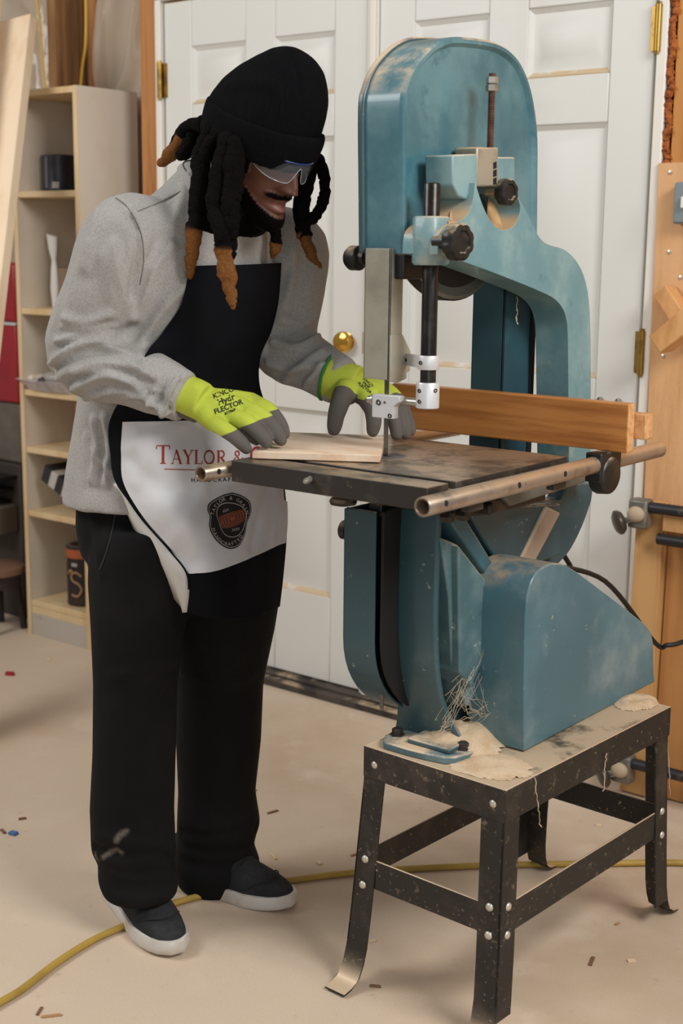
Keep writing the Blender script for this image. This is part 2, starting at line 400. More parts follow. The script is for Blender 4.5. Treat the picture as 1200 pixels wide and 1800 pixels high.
M_pipe = mat('steel pipe', '#b3a597', .32, .75, var=[(11, '#8a7767', .42, .68), (30, '#5a4c42', .62, .75)], dust=(DUST, .55, 14))
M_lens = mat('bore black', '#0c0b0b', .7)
M_saw = mat('sawdust', '#d6bea0', .95, var=(16, '#c9a985', .42, .68), fine=(500, .14), bump=(220, .8, .003))
M_web = mat('dusty cobweb', '#b9a78f', .9)

ZS = .455
ST = Vector((1.092, -.955, 0)); srot = Matrix.Rotation(R(-2.4), 4, 'Z')
STM = Matrix.Translation(ST) @ srot
HX, HY = .150, .280
stand = thing('steel_stand', 'black angle-iron machine stand under the teal bandsaw, covered in sawdust', 'stand', (ST.x, ST.y, 0))
def smb(): m = MB(); m.T = STM; return m
smb().box((-HX, -HY, ZS-.004), (HX, HY, ZS)).build('top_plate', mat('dusty steel plate', '#453f39', .5, .3, dust=('#d6bea0', .60, 9)), stand, 30)
for s in (-1, 1):
    smb().box((-HX-.003, s*HY-.002, ZS-.058), (HX+.003, s*HY+.002, ZS+.001)).build('apron_rail', M_steel, stand, 30, .0015)
    smb().box((s*HX-.002, -HY, ZS-.058), (s*HX+.002, HY, ZS+.001)).build('apron_rail', M_steel, stand, 30, .0015)
M_riv = mat('rivet zinc', '#c9c2b4', .4, .5)
for sx in (-1, 1):
    for sy in (-1, 1):
        m = smb(); spl = (.030 if sx < 0 else .012, .022)
        def leg_pt(z, ex=0, ey=0):
            t = 1-z/ZS; return Vector((sx*(HX-.002+spl[0]*t+ex), sy*(HY-.002+spl[1]*t+ey), z))
        zs = [ZS-.004, .3, .15, .075, .045, .022, .008, .004]
        ext = [0, 0, 0, .002, .007, .016, .032, .052]
        W = .046
        for axis in (0, 1):
            # the two flanges of the angle iron; the flange on the end face flares into a foot
            rings = []
            for z, e in zip(zs, ext):
                fl = e if axis == 1 else 0
                if axis == 0 and z < .03: break
                c = leg_pt(z, 0, fl) if axis == 1 else leg_pt(z, 0, min(e, .003))
                if axis == 1: a = Vector((-sx*W, 0, 0)); nrm = Vector((0, -sy*.0035, 0)) if z > .02 else Vector((0, 0, .0035)); 
                else: a = Vector((0, -sy*W, 0)); nrm = Vector((-sx*.0035, 0, 0))
                rings.append([c, c+a, c+a+nrm, c+nrm])
            m.rings(rings)
        lg = m.build('leg', M_steel, stand, 40)
        # rivets
        for z in (ZS-.03, .245, .195):
            p = leg_pt(z); 
            r = smb(); 
            r.lathe(p+Vector((-sx*.022, sy*.0005, 0)), (0, sy, 0), [(.0075, 0), (.0065, .0025), (.003, .004), (.001, .0042)], 12).build('rivet', M_riv, stand, 60)
            if z < .3: smb().lathe(p+Vector((sx*.0005, -sy*.022, 0)), (sx, 0, 0), [(.0075, 0), (.0065, .0025), (.003, .004), (.001, .0042)], 12).build('rivet', M_riv, stand, 60)
def tz(z): return 1-z/ZS
for sy in (-1, 1):
    y = sy*(HY-.006+.022*tz(.22)); smb().box((-HX-.012, y-.002, .193), (HX+.002, y+.002, .248)).build('brace', M_steel, stand, 30, .0012)
for sx in (-1, 1):
    x = sx*(HX-.006+(.030 if sx < 0 else .012)*tz(.22)); smb().box((x-.002, -HY-.008, .193), (x+.002, HY+.008, .248)).build('brace', M_steel, stand, 30, .0012)

# ================================================================== bandsaw
saw = thing('bandsaw', 'teal upright bandsaw with cast table, caked in sawdust, bolted on a black stand', 'bandsaw', (1.0, -1.0, ZS))
XF = .980; XB = .908
top = sm2([(704, 446), (704, 330), (704, 190), (710, 152), (724, 118), (745, 91), (768, 73), (794, 65), (830, 67), (864, 73), (890, 86), (911, 109), (927, 146), (937, 192), (942, 245), (942, 330), (941, 430)], 4)
yz = ox(XF, top)
def inset(poly, d):
    n = len(poly); out = []
    cx = sum(p[0] for p in poly)/n; cz = sum(p[1] for p in poly)/n
    for i in range(n):
        a = Vector(poly[i-1] if i else poly[i]); b = Vector(poly[(i+1)] if i < n-1 else poly[i]); t = (b-a).normalized(); nn = Vector((t.y, -t.x)); p = Vector(poly[i])
        if nn.dot(Vector((cx, cz))-p) < 0: nn = -nn
        q = p+nn*d
        if i in (0, n-1): q.y = p.y
        out.append((q.x, q.y))
    return out
m = MB(); layers = [(0, XF-.004), (0, XF), (.004, XF+.005), (.010, XF+.005), (.016, XF-.002), (.03, XF-.003)]
rg = [[Vector((x, y, z)) for y, z in (inset(yz, d) if d else yz)] for d, x in layers]
m.rings(rg, cap=True)
m.build('wheel_housing_back', M_tealtop, saw, 40)
m = MB(); o_, i_ = yz, inset(yz, .003)
for k in range(len(yz)-1):
    vs = [(XF-.004, *o_[k]), (XF-.004, *o_[k+1]), (XB, *o_[k+1]), (XB, *o_[k]), (XF-.004, *i_[k]), (XF-.004, *i_[k+1]), (XB, *i_[k+1]), (XB, *i_[k])]
    m.add(vs, [(0, 3, 2, 1), (4, 5, 6, 7), (0, 4, 7, 3), (1, 2, 6, 5)] if False else [(0, 1, 2, 3), (4, 7, 6, 5)]+([(0, 3, 7, 4)] if k == 0 else [])+([(1, 5, 6, 2)] if k == len(yz)-2 else [])+[(3, 2, 6, 7)])
me = m.mesh('rim'); bm = bmesh.new(); bm.from_mesh(me); bmesh.ops.remove_doubles(bm, verts=bm.verts, dist=1e-5); bmesh.ops.recalc_face_normals(bm, faces=bm.faces); bm.to_mesh(me); bm.free()
finish('wheel_housing_rim', me, M_tealtop, saw, 50)
# front door of the housing (faces the operator)
yo = [(y*1, z) for y, z in inset(yz, -.006)]
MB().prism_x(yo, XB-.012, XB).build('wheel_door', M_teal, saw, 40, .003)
# upper wheel
WY, WZ, WX = -1.022, 1.415, .944
MB().lathe((WX-.014, WY, WZ), (1, 0, 0), [(.02, -.004), (.02, .0), (.145, .002), (.160, -.002), (.178, -.001), (.1785, .029), (.172, .032), (.150, .026), (.06, .018), (.04, .03), (.02, .03)], 64).build('upper_wheel', mat('wheel iron', '#6e736f', .4, .4, var=(6, '#8a8d88', .4, .7)), saw, 40)
MB().lathe((WX-.012, WY, WZ), (1, 0, 0), [(.1785, 0), (.181, .002), (.181, .024), (.1785, .026)], 64).build('wheel_tyre', mat('rubber tyre', '#1b1b1b', .7), saw, 40)
MB().lathe((XB-.02, -1.205, 1.308), (-1, 0, 0), [(.012, -.01), (.012, .0), (.021, .003), (.021, .02), (.016, .027), (.002, .028)], 20).build('door_knob', M_black, saw, 40)
MB().box((.93, -1.215, 1.275), (.985, -1.135, 1.318)).build('blade_shroud', M_black, saw, 30, .004)

# arm + column casting
XA = 1.062; XA0 = .992
arm = sm2([(769, 447), (770, 425), (774, 407), (786, 395), (806, 389), (822, 376), (831, 352), (835, 321)], 3) + \
      sm2([(838, 330), (846, 355), (858, 382), (872, 399), (886, 404), (900, 399), (910, 385), (914, 362), (905, 338)], 3)[0:] + \
      sm2([(910, 346), (927, 375), (942, 407), (954, 424), (970, 432), (990, 438), (1010, 455), (1026, 485), (1035, 530), (1038, 600), (1038, 700), (1038, 800), (1044, 850)], 3) + \
      sm2([(1000, 850), (999, 700), (998, 600), (996, 565), (989, 543), (976, 527), (955, 515), (905, 494), (850, 473), (800, 455)], 3)
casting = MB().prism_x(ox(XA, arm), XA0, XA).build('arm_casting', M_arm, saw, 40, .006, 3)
# upright horns and sand-filled scoops behind the face
def px_box(x0, x1, pts, name, material, par, bev=.003): return MB().prism_x(ox(x1, pts), x0, x1).build(name, material, par, 40, bev)
px_box(.995, 1.050, [(795, 272), (839, 270), (839, 350), (822, 352), (806, 345), (796, 325)], 'horn', M_teal2, casting)
px_box(.995, 1.044, [(874, 276), (905, 276), (906, 340), (874, 340)], 'horn', M_teal2, casting)
# concave dust-covered scoops
m = MB(); prof = [(1.058, 404), (1.04, 396), (1.02, 375), (1.005, 340)]
def scoop(x_l, x_r, ybot, ytop, name):
    rings = []
    for k in range(8):
        t = k/7; X = XA-.004-.06*t; py = ybot-(ybot-ytop)*(t**2.2)
        a = gx(x_l+6*t, py, X); b = gx(x_r-4*t, py, X)
        rings.append([a, b, b-Vector((0, 0, .03)), a-Vector((0, 0, .03))])
    MB().rings(rings).build(name, mat('packed sawdust', '#c9a376', .95, var=(20, '#a9824f', .4, .7), bump=(150, .6, .003)), casting, 60)
scoop(852, 912, 403, 330, 'dust_scoop'); scoop(788, 826, 389, 322, 'dust_scoop')
# sliding tension bracket, screw, nuts
br = MB().prism_x(ox(1.045, [(838, 259), (876, 259), (876, 328), (838, 328)]), 1.0, 1.045).build('tension_bracket', mat('bracket iron', '#aca595', .45, .4, var=(10, '#8b8272', .4, .65), dust=(DUST, .9)), saw, 30, .003)
MB().prism_x(ox(1.0, [(812, 259), (835, 259), (835, 300), (812, 300)]), .985, 1.02).build('bracket_ear', mat('bracket iron', '#aca595'), br, 30, .003)
for k in range(3): MB().prism_x(ox(1.0455, [(867, 286+k*14), (872, 284+k*14), (872, 295+k*14), (867, 297+k*14)]), 1.044, 1.0462).build('scale_mark', M_lens, br, None)
p0 = gx(861, 262, 1.022); p1 = Vector((p0.x, p0.y, gx(861, 128, 1.022).z))
prof = []; L = (p1-p0).length; n = 90
for k in range(n+1): prof.append((.0062 if k % 2 else .0050, L*k/n))
MB().lathe(p0, (0, 0, 1), prof, 14).build('tension_screw', mat('rusty thread', '#7d5e50', .5, .6, var=(40, '#5a4035', .4, .65)), saw, 60)
for dz in (0, .0125): MB().lathe(p1-Vector((0, 0, .030-dz)), (0, 0, 1), [(.0085, 0), (.0105, .0015), (.0105, .0105), (.0085, .012)], 6).build('hex_nut', M_zinc, saw, 25)
def knob(c, axis, r, depth, lobes, name='knob', par=saw, stem=None):
    def wob(t, h): return 1-.09*max(0, math.cos(lobes*t)) if h > depth*.12 else 1
    k = MB().lathe(c, axis, [(r*.35, -depth*.2), (r*.55, 0), (r*.95, depth*.15), (r, depth*.25), (r, depth*.8), (r*.9, depth*.95), (r*.62, depth), (r*.55, depth*.86), (r*.2, depth*.84), (r*.02, depth*.84)], 48, wob=wob).build(name, M_black, par, 40)
    if stem: MB().cyl(Vector(c)-Vector(axis).normalized()*stem, c, r*.3, 14).build('stem', M_zinc, k, 40)
    return k
knob(gx(880, 338, 1.062), (1, -.15, 0), .023, .022, 8, 'tilt_knob', saw, .03)
# guide post, its boss, and knob
PX, PY = 1.030, -1.203
MB().tube([(PX, PY, 1.075), (PX, PY, gx(752, 324, PX).z), (PX, PY, gx(752, 321, PX).z)], [.0132, .0132, .0115], 28).build('guide_post', M_rod, saw, 40)
bz0, bz1 = gx(752, 466, PX).z, gx(752, 380, PX).z
MB().loft([((PX, PY, bz0), (.023, 0, 0), (0, .026, 0)), ((PX, PY, bz0+.004), (.026, 0, 0), (0, .029, 0)), ((PX, PY, bz1-.004), (.026, 0, 0), (0, .029, 0)), ((PX, PY, bz1), (.023, 0, 0), (0, .026, 0))], 32, 3.2).build('post_boss', M_teal2, casting, 40)
MB().prism_x([(PY, bz0+.012), (PY+.06, bz0+.006), (PY+.06, bz1-.02), (PY, bz1-.012)], 1.0, 1.055).build('boss_web', M_teal2, casting, 40, .006)
kp = gx(790, 425, 1.075); MB().cyl((1.05, kp.y-.004, kp.z), (1.085, kp.y-.004, kp.z), .012, 16).build('lock_stem', M_black, saw, 40)
knob((1.082, kp.y-.006, kp.z), (1, -.12, 0), .0305, .026, 8, 'post_lock_knob', saw)
# blade guard
gz0, gz1 = 1.108, 1.325
m = MB(); m.box((.912, -1.226, gz0), (.966, -1.222, gz1)); m.box((.962, -1.226, gz0), (.966, -1.190, gz1)); m.box((.912, -1.226, gz0), (.915, -1.195, gz1))
m.prism_x([(-1.226, gz0-.002), (-1.205, gz0-.006), (-1.178, gz0+.0), (-1.178, gz0+.01), (-1.168, gz0+.012), (-1.168, gz0+.045), (-1.192, gz0+.075), (-1.226, gz0+.075)], .9663, .9685)
gd_ = m.build('blade_guard', M_guard, saw, 30, .0012)
gp = gx(714, 632, .967)
MB().lathe(gp, (1, 0, 0), [(.006, 0), (.006, .005), (.0035, .005), (.003, .002), (.001, .002)], 14).build('cap_screw', M_black, gd_, 40)
# aluminium guide: clamp collar, lower sleeve, rod and block
c1 = gx(752, 637, PX).z
m = MB().lathe((PX, PY, c1-.0115), (0, 0, 1), [(.0135, 0), (.0175, 0), (.0180, .001), (.0180, .022), (.0175, .023), (.0135, .023)], 32); m.bar((PX-.014, PY-.004, c1), (.966, -1.178, c1+.0005), .004, .02, (0, 0, 1))
gcol = m.build('guide_collar', M_alu, saw, 40)
s0, s1 = gx(752, 717, PX).z, gx(752, 672, PX).z
slv = MB().lathe((PX, PY, s0), (0, 0, 1), [(.001, 0), (.0185, 0), (.0195, .001), (.0195, s1-s0-.002), (.0185, s1-s0), (.013, s1-s0)], 36).build('guide_sleeve', M_alu, saw, 40)
rv = Vector((1.1, -1.97, 0)).normalized()
def setscrew(c, ax, par, r=.0035): MB().lathe(c, ax, [(r, -.003), (r, .0012), (r*.55, .0012), (r*.5, -.001), (r*.02, -.001)], 10).build('set_screw', M_black, par, 40)
for ang, zz in ((-100, s1-.013), (-15, s1-.012), (-98, s0+.012)):
    a = R(ang); d = Vector((math.cos(a), math.sin(a), 0)); setscrew(Vector((PX, PY, zz))+d*.0195, d, slv)
a = R(-100); setscrew(Vector((PX, PY, c1))+Vector((math.cos(a), math.sin(a), 0))*.018, (math.cos(a), math.sin(a), 0), gcol)
bx = gx(700, 698, .95)
BLX, BLY = .944, -1.201
rod_z = gx(725, 704, .985).z
MB().cyl((.955, PY, rod_z), (1.02, PY, rod_z), .0072, 18).build('guide_rod', M_zinc, saw, 40)
blk = MB().prism_y([(.928, gx(690, 692, .95).z), (.985, gx(690, 692, .95).z), (.985, gx(690, 692, .95).z-.009), (.972, gx(690, 692, .95).z-.018), (.972, gx(690, 732, .95).z), (.928, gx(690, 732, .95).z)], PY-.018, PY-.002).build('guide_block', mat('white aluminium', '#dcdde0', .42, .2), saw, 30, .001)
bzt = gx(690, 692, .95).z
for x_, dz, r_ in ((.942, -.013, .005), (.955, -.012, .0022), (.966, -.034, .004)): setscrew(Vector((x_, PY-.018, bzt+dz)), (0, -1, 0), blk, r_)
MB().lathe((.926, PY-.006, bzt-.011), (-1, 0, 0), [(.009, 0), (.0105, .001), (.0105, .005), (.007, .006), (.007, .014), (.001, .015)], 20).build('guide_bearing', M_zinc, saw, 40)
# blade
m = MB().box((BLX-.0042, BLY-.0006, .52), (BLX+.0042, BLY+.0006, 1.33))
for k in range(150):
    z = .78+k*.003; m.add([(BLX-.0042, BLY-.0005, z), (BLX-.0042, BLY+.0005, z), (BLX-.0042, BLY, z+.0028), (BLX-.0062, BLY, z)], [(0, 1, 3), (0, 3, 2), (1, 2, 3)])
m.build('saw_blade', mat('blade steel', '#6d6a66', .35, .8), saw, 30)
# return blade cover (dark channel left of the column)
cyz = gx(884, 600, .975); 
ryL = gx(884, 620, .975).y; 
m = MB().box((.905, ryL, .84), (.975, ryL+.004, 1.33)).box((.971, ryL, .84), (.975, ryL+.02, 1.33)); m.build('return_cover', mat('dark teal channel', '#24434d', .4, 0, var=(4, '#2f525c', .4, .7)), saw, 30, .001)
yR = gx(933, 620, .975).y; MB().box((.962, ryL+.02, .84), (.972, yR, 1.33)).build('return_cover_face', mat('dark teal channel', '#24434d'), saw, 30, .001)
MB().box((.964, yR, .84), (.975, yR+.015, 1.33)).build('return_cover_lip', M_lens, saw, 30, .001)

# ---- table
TZ = .975; TX0, TX1, TY0, TY1 = .780, 1.180, -1.413, -.993; sl0, sl1 = -1.356, -1.336
tb = MB(); TB = TZ-.036
tb.box((TX0, TY0, TB), (TX1, sl0, TZ)); tb.box((TX0, sl1, TB), (TX1, TY1, TZ)); tb.box((TX0, sl0-.001, TB), (TX1, sl1+.001, TZ-.012))
me = tb.mesh('table'); table = finish('table', me, [M_cast, M_castside], saw, 30, .0016)
for pgn in me.polygons: pgn.material_index = 0 if pgn.normal.z > .5 else 1
MB().lathe((BLX+.004, BLY, TZ-.003), (0, 0, 1), [(.031, 0), (.031, .0032), (.030, .0036), (.001, .0036)], 32).build('table_insert', mat('insert', '#5d5a66', .35, .6, var=(20, '#7d7468', .4, .7)), table, 40)
MB().box((BLX-.03, BLY-.0012, TZ+.0003), (BLX+.012, BLY+.0012, TZ+.0010)).build('blade_slot', M_lens, table, None)
p = gy(545, 842, TY0); MB().lathe(p, (.25, -1, -.1), [(.005, -.004), (.005, .010), (.0055, .014), (.003, .020), (.001, .021)], 12).build('levelling_pin', M_zinc, table, 40)
p = gy(603, 881, -1.36); MB().lathe(p, (0, 0, -1), [(.006, -.05), (.006, -.006), (.020, -.005), (.023, .0), (.021, .005), (.008, .008), (.001, .008)], 20).build('tilt_handle', M_black, saw, 40)
# fence rails (steel pipes along both table edges)
def pipe(a, b, r, name, holes):
    a = Vector(a); b = Vector(b); d = (b-a).normalized()
    o = MB().lathe(a, d, [(r-.0035, .06), (r-.0035, .001), (r-.003, 0), (r-.0005, 0), (r, .0008), (r, (b-a).length-.001), (r-.001, (b-a).length), (r-.0035, (b-a).length), (r-.0035, (b-a).length-.06)], 32).build(name, M_pipe, saw, 40)
    MB().lathe(a+d*.055, d, [(.001, 0), (r-.0034, 0), (r-.0034, .002), (.001, .002)], 24).build('pipe_bore', mat('rusty bore', '#5e4433', .8), o, 40)
    for t in holes:
        c = a+d*t+Vector((.55, -.83, .0)).normalized()*0
        side = Vector((.92, -.35, .12)); side = (side-d*side.dot(d)).normalized()
        MB().lathe(a+d*t+side*(r-.0008), side, [(.0048, 0), (.0048, .0012), (.0010, .0013)], 12).build('drilled_hole', M_lens, o, 40)
    return o
pipe((1.199, -1.452, .954), (1.203, -.683, .956), .0152, 'fence_rail', (.04, .245, .39))
pipe((.757, -1.462, .955), (.757, -.70, .955), .0135, 'fence_rail', (.03,))
MB().box((1.178, -1.32, .925), (1.196, -1.28, .955)).build('rail_bracket', M_castside, saw, 30, .003)
MB().box((1.178, -1.06, .925), (1.196, -1.02, .955)).build('rail_bracket', M_castside, saw, 30, .003)
MB().box((.765, -1.32, .925), (.79, -1.28, .955)).build('rail_bracket', M_castside, saw, 30, .003)

# ---- lower casting
XL = 1.058
low = sm2([(742, 884), (860, 884), (985, 878), (1000, 850), (1044, 848)], 1)+sm2([(1040, 880), (1024, 925), (1004, 965), (985, 988), (960, 1010)], 3)+[(900, 1030), (880, 1100), (868, 1240), (850, 1300)]+sm2([(770, 1318), (765, 1270), (750, 1230), (741, 1160), (738, 1050), (740, 940)], 3)
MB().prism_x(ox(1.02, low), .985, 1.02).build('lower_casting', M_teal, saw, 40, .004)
# left side wall of the casting (faces us on the blade side) curving down into the foot
side = [(742, 884), (738, 960), (735, 1080), (737, 1160), (744, 1215), (754, 1255), (762, 1290), (768, 1322)]
pts = ox(1.02, sm2(side, 4)); m = MB(); x_in = .958
rr = []
for (y, z) in pts:
    fl = max(0, (.56-z)/.10); ex = .024*min(1, fl)**2
    rr.append([Vector((.952-ex, y, z)), Vector((1.055+ex*1.5, y, z)), Vector((1.055+ex*1.5, y+.014, z)), Vector((.952-ex, y+.014, z))])
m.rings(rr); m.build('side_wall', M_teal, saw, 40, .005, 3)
# raised web with dust ledge, diagonal ribs
def rib(pts, x0, x1, name='rib', mt=None): return MB().prism_x(ox(x1, pts), x0, x1).build(name, mt or M_teal3, saw, 40, .004)
rib([(775, 945), (806, 958), (806, 1180), (850, 1205), (820, 1245), (795, 1170), (790, 1050)], 1.0, 1.06, 'web')
rib([(806, 958), (862, 1030), (855, 1150), (828, 1210), (808, 1185)], 1.02, 1.075, 'web', M_teal3)
rib([(785, 905), (812, 900), (872, 998), (862, 1025)], 1.02, 1.07, 'rib', mat('rib dark teal', '#31555f', .45, var=(5, '#47707a', .4, .7), dust=(DUST, .9)))
rib([(962, 890), (986, 902), (940, 990), (914, 990)], 1.02, 1.052, 'rib', mat('dusty rib', '#a8917c', .8, var=(8, '#bfa58c', .4, .7), dust=(DUST, .9)))
rib([(820, 895), (985, 885), (985, 975), (925, 1000), (870, 985)], 1.0, 1.045, 'web', M_teal)
# trunnion under the table
MB().prism_x(ox(1.08, [(765, 895), (960, 862), (960, 880), (900, 895), (860, 905), (800, 912)]), .95, 1.08).build('trunnion', M_castside, saw, 40, .004)
MB().prism_x(ox(1.09, [(880, 868), (1045, 828), (1046, 842), (1000, 858), (900, 890)]), 1.02, 1.09).build('trunnion', mat('dusty trunnion', '#6c6a60', .6, var=(10, '#b89a78', .5, .7), dust=(DUST, 1.1)), saw, 40, .004)
for px, py in ((788, 908), (815, 905), (858, 893)):
    p = gx(px, py, 1.09); MB().lathe(p, (1, 0, 0), [(.011, -.01), (.011, .006), (.008, .009), (.001, .0095)], 6 if px != 858 else 14).build('trunnion_bolt', M_castside, saw, 40)
# base foot
xs0, xs1 = .945, 1.112
ft = sm2([(xs0+.02, -1.222), (xs0, -1.19), (xs0+.01, -1.15), (xs0+.05, -1.12), (1.04, -1.10), (1.10, -1.125), (xs1, -1.15), (xs1-.004, -1.185), (1.09, -1.213), (1.02, -1.222)], 2)
ft = [(min(max(x, .944), 1.115), y) for x, y in ft]
MB().prism_z(ft, ZS, ZS+.014).build('base_foot', M_teal3, saw, 40, .003)
MB().box((1.0, -1.20, ZS+.014), (1.09, -.90, ZS+.024)).build('base_web', M_teal, saw, 40, .003)
for x_, y_ in ((.963, -1.178), (1.092, -1.160)): MB().lathe((x_, y_, ZS+.014), (0, 0, 1), [(.013, 0), (.013, .003), (.010, .003), (.010, .011), (.008, .013), (.001, .013)], 6).build('base_bolt', M_castside, saw, 30)
# lower wheel + cover
LWZ = .66
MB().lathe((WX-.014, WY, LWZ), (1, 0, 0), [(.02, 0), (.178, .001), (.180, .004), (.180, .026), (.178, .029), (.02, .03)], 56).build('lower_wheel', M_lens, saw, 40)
lc = []
yc, zc, rc = -1.050, .655, .200
lc.append((yc-rc, .884))
for k in range(13):
    t = math.pi+k/12*math.pi*.5; lc.append((yc+rc*math.cos(t), zc+rc*.84*math.sin(t)))
lc.append((-.95, zc-rc*.84))
ic = [(y+.003, z+.003) for y, z in lc]
m = MB(); rr = [[Vector((.897, *a)), Vector((.962, *a)), Vector((.962, *b_)), Vector((.897, *b_))] for a, b_ in zip(lc, ic)]
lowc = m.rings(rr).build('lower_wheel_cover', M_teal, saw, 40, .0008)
MB().prism_x(lc+[(-.86, .60), (-.86, .884)], .893, .898).build('cover_door', M_teal, lowc, 40, .001)
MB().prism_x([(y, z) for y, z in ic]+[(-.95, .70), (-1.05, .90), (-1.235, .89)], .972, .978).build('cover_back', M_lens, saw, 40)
kp = gy(637, 936, -1.23); MB().lathe((.890, -1.232, kp.z), (-1, 0, 0), [(.01, -.004), (.017, .0), (.017, .012), (.012, .016), (.001, .016)], 20).build('door_knob', M_black, saw, 40)
MB().box((.935, -1.235, .875), (.962, -1.19, .897)).build('lower_guide', M_black, saw, 30, .003)
# motor belt guard
XM = 1.165
mo = [(921, 1323), (922, 1200), (924, 1090)]+sm2([(927, 1050), (935, 1020), (950, 1000), (972, 990), (995, 994), (1015, 1006)], 3)+sm2([(1060, 1040), (1120, 1086), (1135, 1099), (1144, 1112), (1148, 1130)], 3)+[(1149, 1180), (1149, 1231)]
myz = ox(XM, mo); zb = ZS+.002
myz = [(y, max(z, zb)) for y, z in myz]; myz[0] = (myz[0][0], zb); myz[-1] = (myz[-1][0], zb)
MB().prism_x(myz, 1.048, XM).build('belt_guard', mat('teal enamel guard', '#446975', .42, 0, var=[(2.6, '#527884', .42, .68), (3.6, '#84979a', .50, .74), (70, '#a5a79a', .66, .73)], dust=('#a9967e', .40, 9), bump=(12, .05, .002), coat=.2), saw, 40, .003)
# sawdust lying on the stand top and in the corners
def heap(name, cx, cy, rx, ry, h, par, base=ZS, seed=0):
    n = 26; V = []; F = []
    for j in range(n):
        for i in range(n):
            x = -1+2*i/(n-1); y = -1+2*j/(n-1); r2 = x*x+y*y
            hh = h*max(0, 1-r2)**1.3*(1+.5*noise.noise((x*2.2+seed, y*2.2, seed)))+(.0012*(noise.noise((x*9, y*9, seed))) if r2 < 1 else 0)
            V.append((cx+x*rx, cy+y*ry, base+.0002+max(hh, -.001)))
    for j in range(n-1):
        for i in range(n-1):
            a = j*n+i; q_ = (a, a+1, a+n+1, a+n)
            if all(((V[k][0]-cx)/rx)**2+((V[k][1]-cy)/ry)**2 < .97+.25*noise.noise((V[k][0]*40, V[k][1]*40, seed)) for k in q_): F.append(q_)
    o = MB().add(V, F).build(name, M_saw, par, 60, recalc=False); o['kind'] = 'stuff'; return o
heap('sawdust_heap', 1.055, -1.115, .085, .085, .045, stand, seed=1)
heap('sawdust_heap', 1.19, -.70, .045, .06, .012, stand, seed=5)
heap('sawdust_heap', 1.15, -1.165, .085, .065, .008, stand, seed=8)
# cobwebs
def web(name, pts, par, r=.0003, n=26, sag=.012, spread=.02, seed=1):
    rg = random.Random(seed); m = MB()
    for k in range(n):
        a, b_ = rg.sample(pts, 2); a = Vector(a)+Vector([rg.uniform(-spread, spread) for _ in range(3)]); b2 = Vector(b_)+Vector([rg.uniform(-spread, spread) for _ in range(3)])
        path = []
        for i in range(9):
            t = i/8; p = a.lerp(b2, t)-Vector((0, 0, sag*4*t*(1-t)*rg.uniform(.3, 1.2))); path.append(p+Vector([rg.uniform(-.0015, .0015) for _ in range(3)]))
        m.tube(path, [r*rg.uniform(.6, 1.8) for _ in path], 4, cap=False)
    o = m.build(name, M_web, par, None, recalc=False); o['kind'] = 'stuff'
web('cobweb', [gx(800, 1215, 1.09), gx(835, 1180, 1.06), gx(850, 1250, 1.08), gx(780, 1275, 1.07), gx(850, 1120, 1.06)], saw, n=46, spread=.02, seed=2)
cz = STM @ Vector((HX+.004, -HY-.002, ZS-.055))
web('cobweb', [gz(846, 1398, ZS-.055), gz(880, 1425, ZS-.05), gz(940, 1390, ZS-.05), gz(1000, 1360, ZS-.05), gz(1060, 1330, ZS-.05)], stand, n=60, spread=.012, sag=.015, seed=4)
for a, b_ in (((940, 1365), (950, 1455)), ((1065, 1325), (1060, 1390)), ((908, 520), (908, 570)), ((1170, 1275), (1178, 1400))):
    if a[1] > 600: A = gx(*a, 1.248); Bp = gx(*b_, 1.255); par = stand
    else: A = gx(*a, 1.0); Bp = gx(*b_, 1.0); par = saw
    m = MB(); rg = random.Random(a[0])
    path = [A.lerp(Bp, t/14)+Vector([rg.uniform(-.002, .002) for _ in range(3)]) for t in range(15)]
    m.tube(path, [(.0006+(.0028 if par is saw else .0014)*rg.random()*(t/14 if par is saw else .5)) for t in range(15)], 6).build('dust_strand', M_web, par, 60)

# ================================================================== wooden fence on the rails, work piece
fence = thing('rip_fence', 'orange oak rip fence board clamped across the bandsaw table', 'fence', (1.0, -.88, TZ))
M_oak = mat('oiled oak', '#c17f41', .4, streak=((.8, 14, 14), 3.2, '#a2622b', .42, .68), var=(3, '#cc9050', .45, .7), fine=(150, .05, (.1, 1, 1)), coat=.15)
M_oakend = mat('oak end grain', '#d9a673', .6, var=(60, '#c48f5a', .4, .6))
fx0, fx1 = .735, 1.248; fb = MB().box((fx0, -.905, .9775), (fx1, -.880, 1.064)).build('fence_face', [M_oak, M_oakend], fence, 30, .003)
for pgn in fb.data.polygons: pgn.material_index = 1 if abs(pgn.normal.x) > .7 else 0
MB().box((fx0+.05, -.8795, .9775), (fx1-.012, -.860, 1.054)).build('backing_board', M_oak, fence, 30, .002)
MB().box((fx1-.0115, -.8795, 1.0), (1.268, -.85, 1.045)).build('clamp_block', M_oakend, fence, 30, .002)
hb = MB(); hb.box((1.186, -.94, .925), (1.218, -.865, .9772)); hb.lathe((1.188, -.902, .935), (1, 0, 0), [(.02, 0), (.034, .002), (.036, .010), (.034, .03), (.028, .034), (.001, .034)], 24)
hb.build('rail_clamp', M_black, fence, 40, .003)
for x_ in (1.172, 1.208):
    MB().lathe((x_, -.868, 1.054), (0, 0, 1), [(.012, 0), (.012, .002), (.0085, .002), (.0085, .008), (.006, .010), (.004, .013), (.001, .014)], 6).build('carriage_nut', M_zinc, fence, 30)
bl = [gz(443, 794, .988), gz(668, 801, .988), gz(679, 766, .988), gz(507, 760, .988)]
pl = MB().prism_z([(p.x, p.y) for p in bl], .9765, .9885).build('work_board', mat('pale maple', '#e6cfb6', .6, streak=((3, 10, 3), 3, '#d9b898', .42, .7), fine=(90, .04)), None, 30, .001)
tag(pl, 'thin pale maple board on the bandsaw table, pushed by both gloves into the blade', 'board')
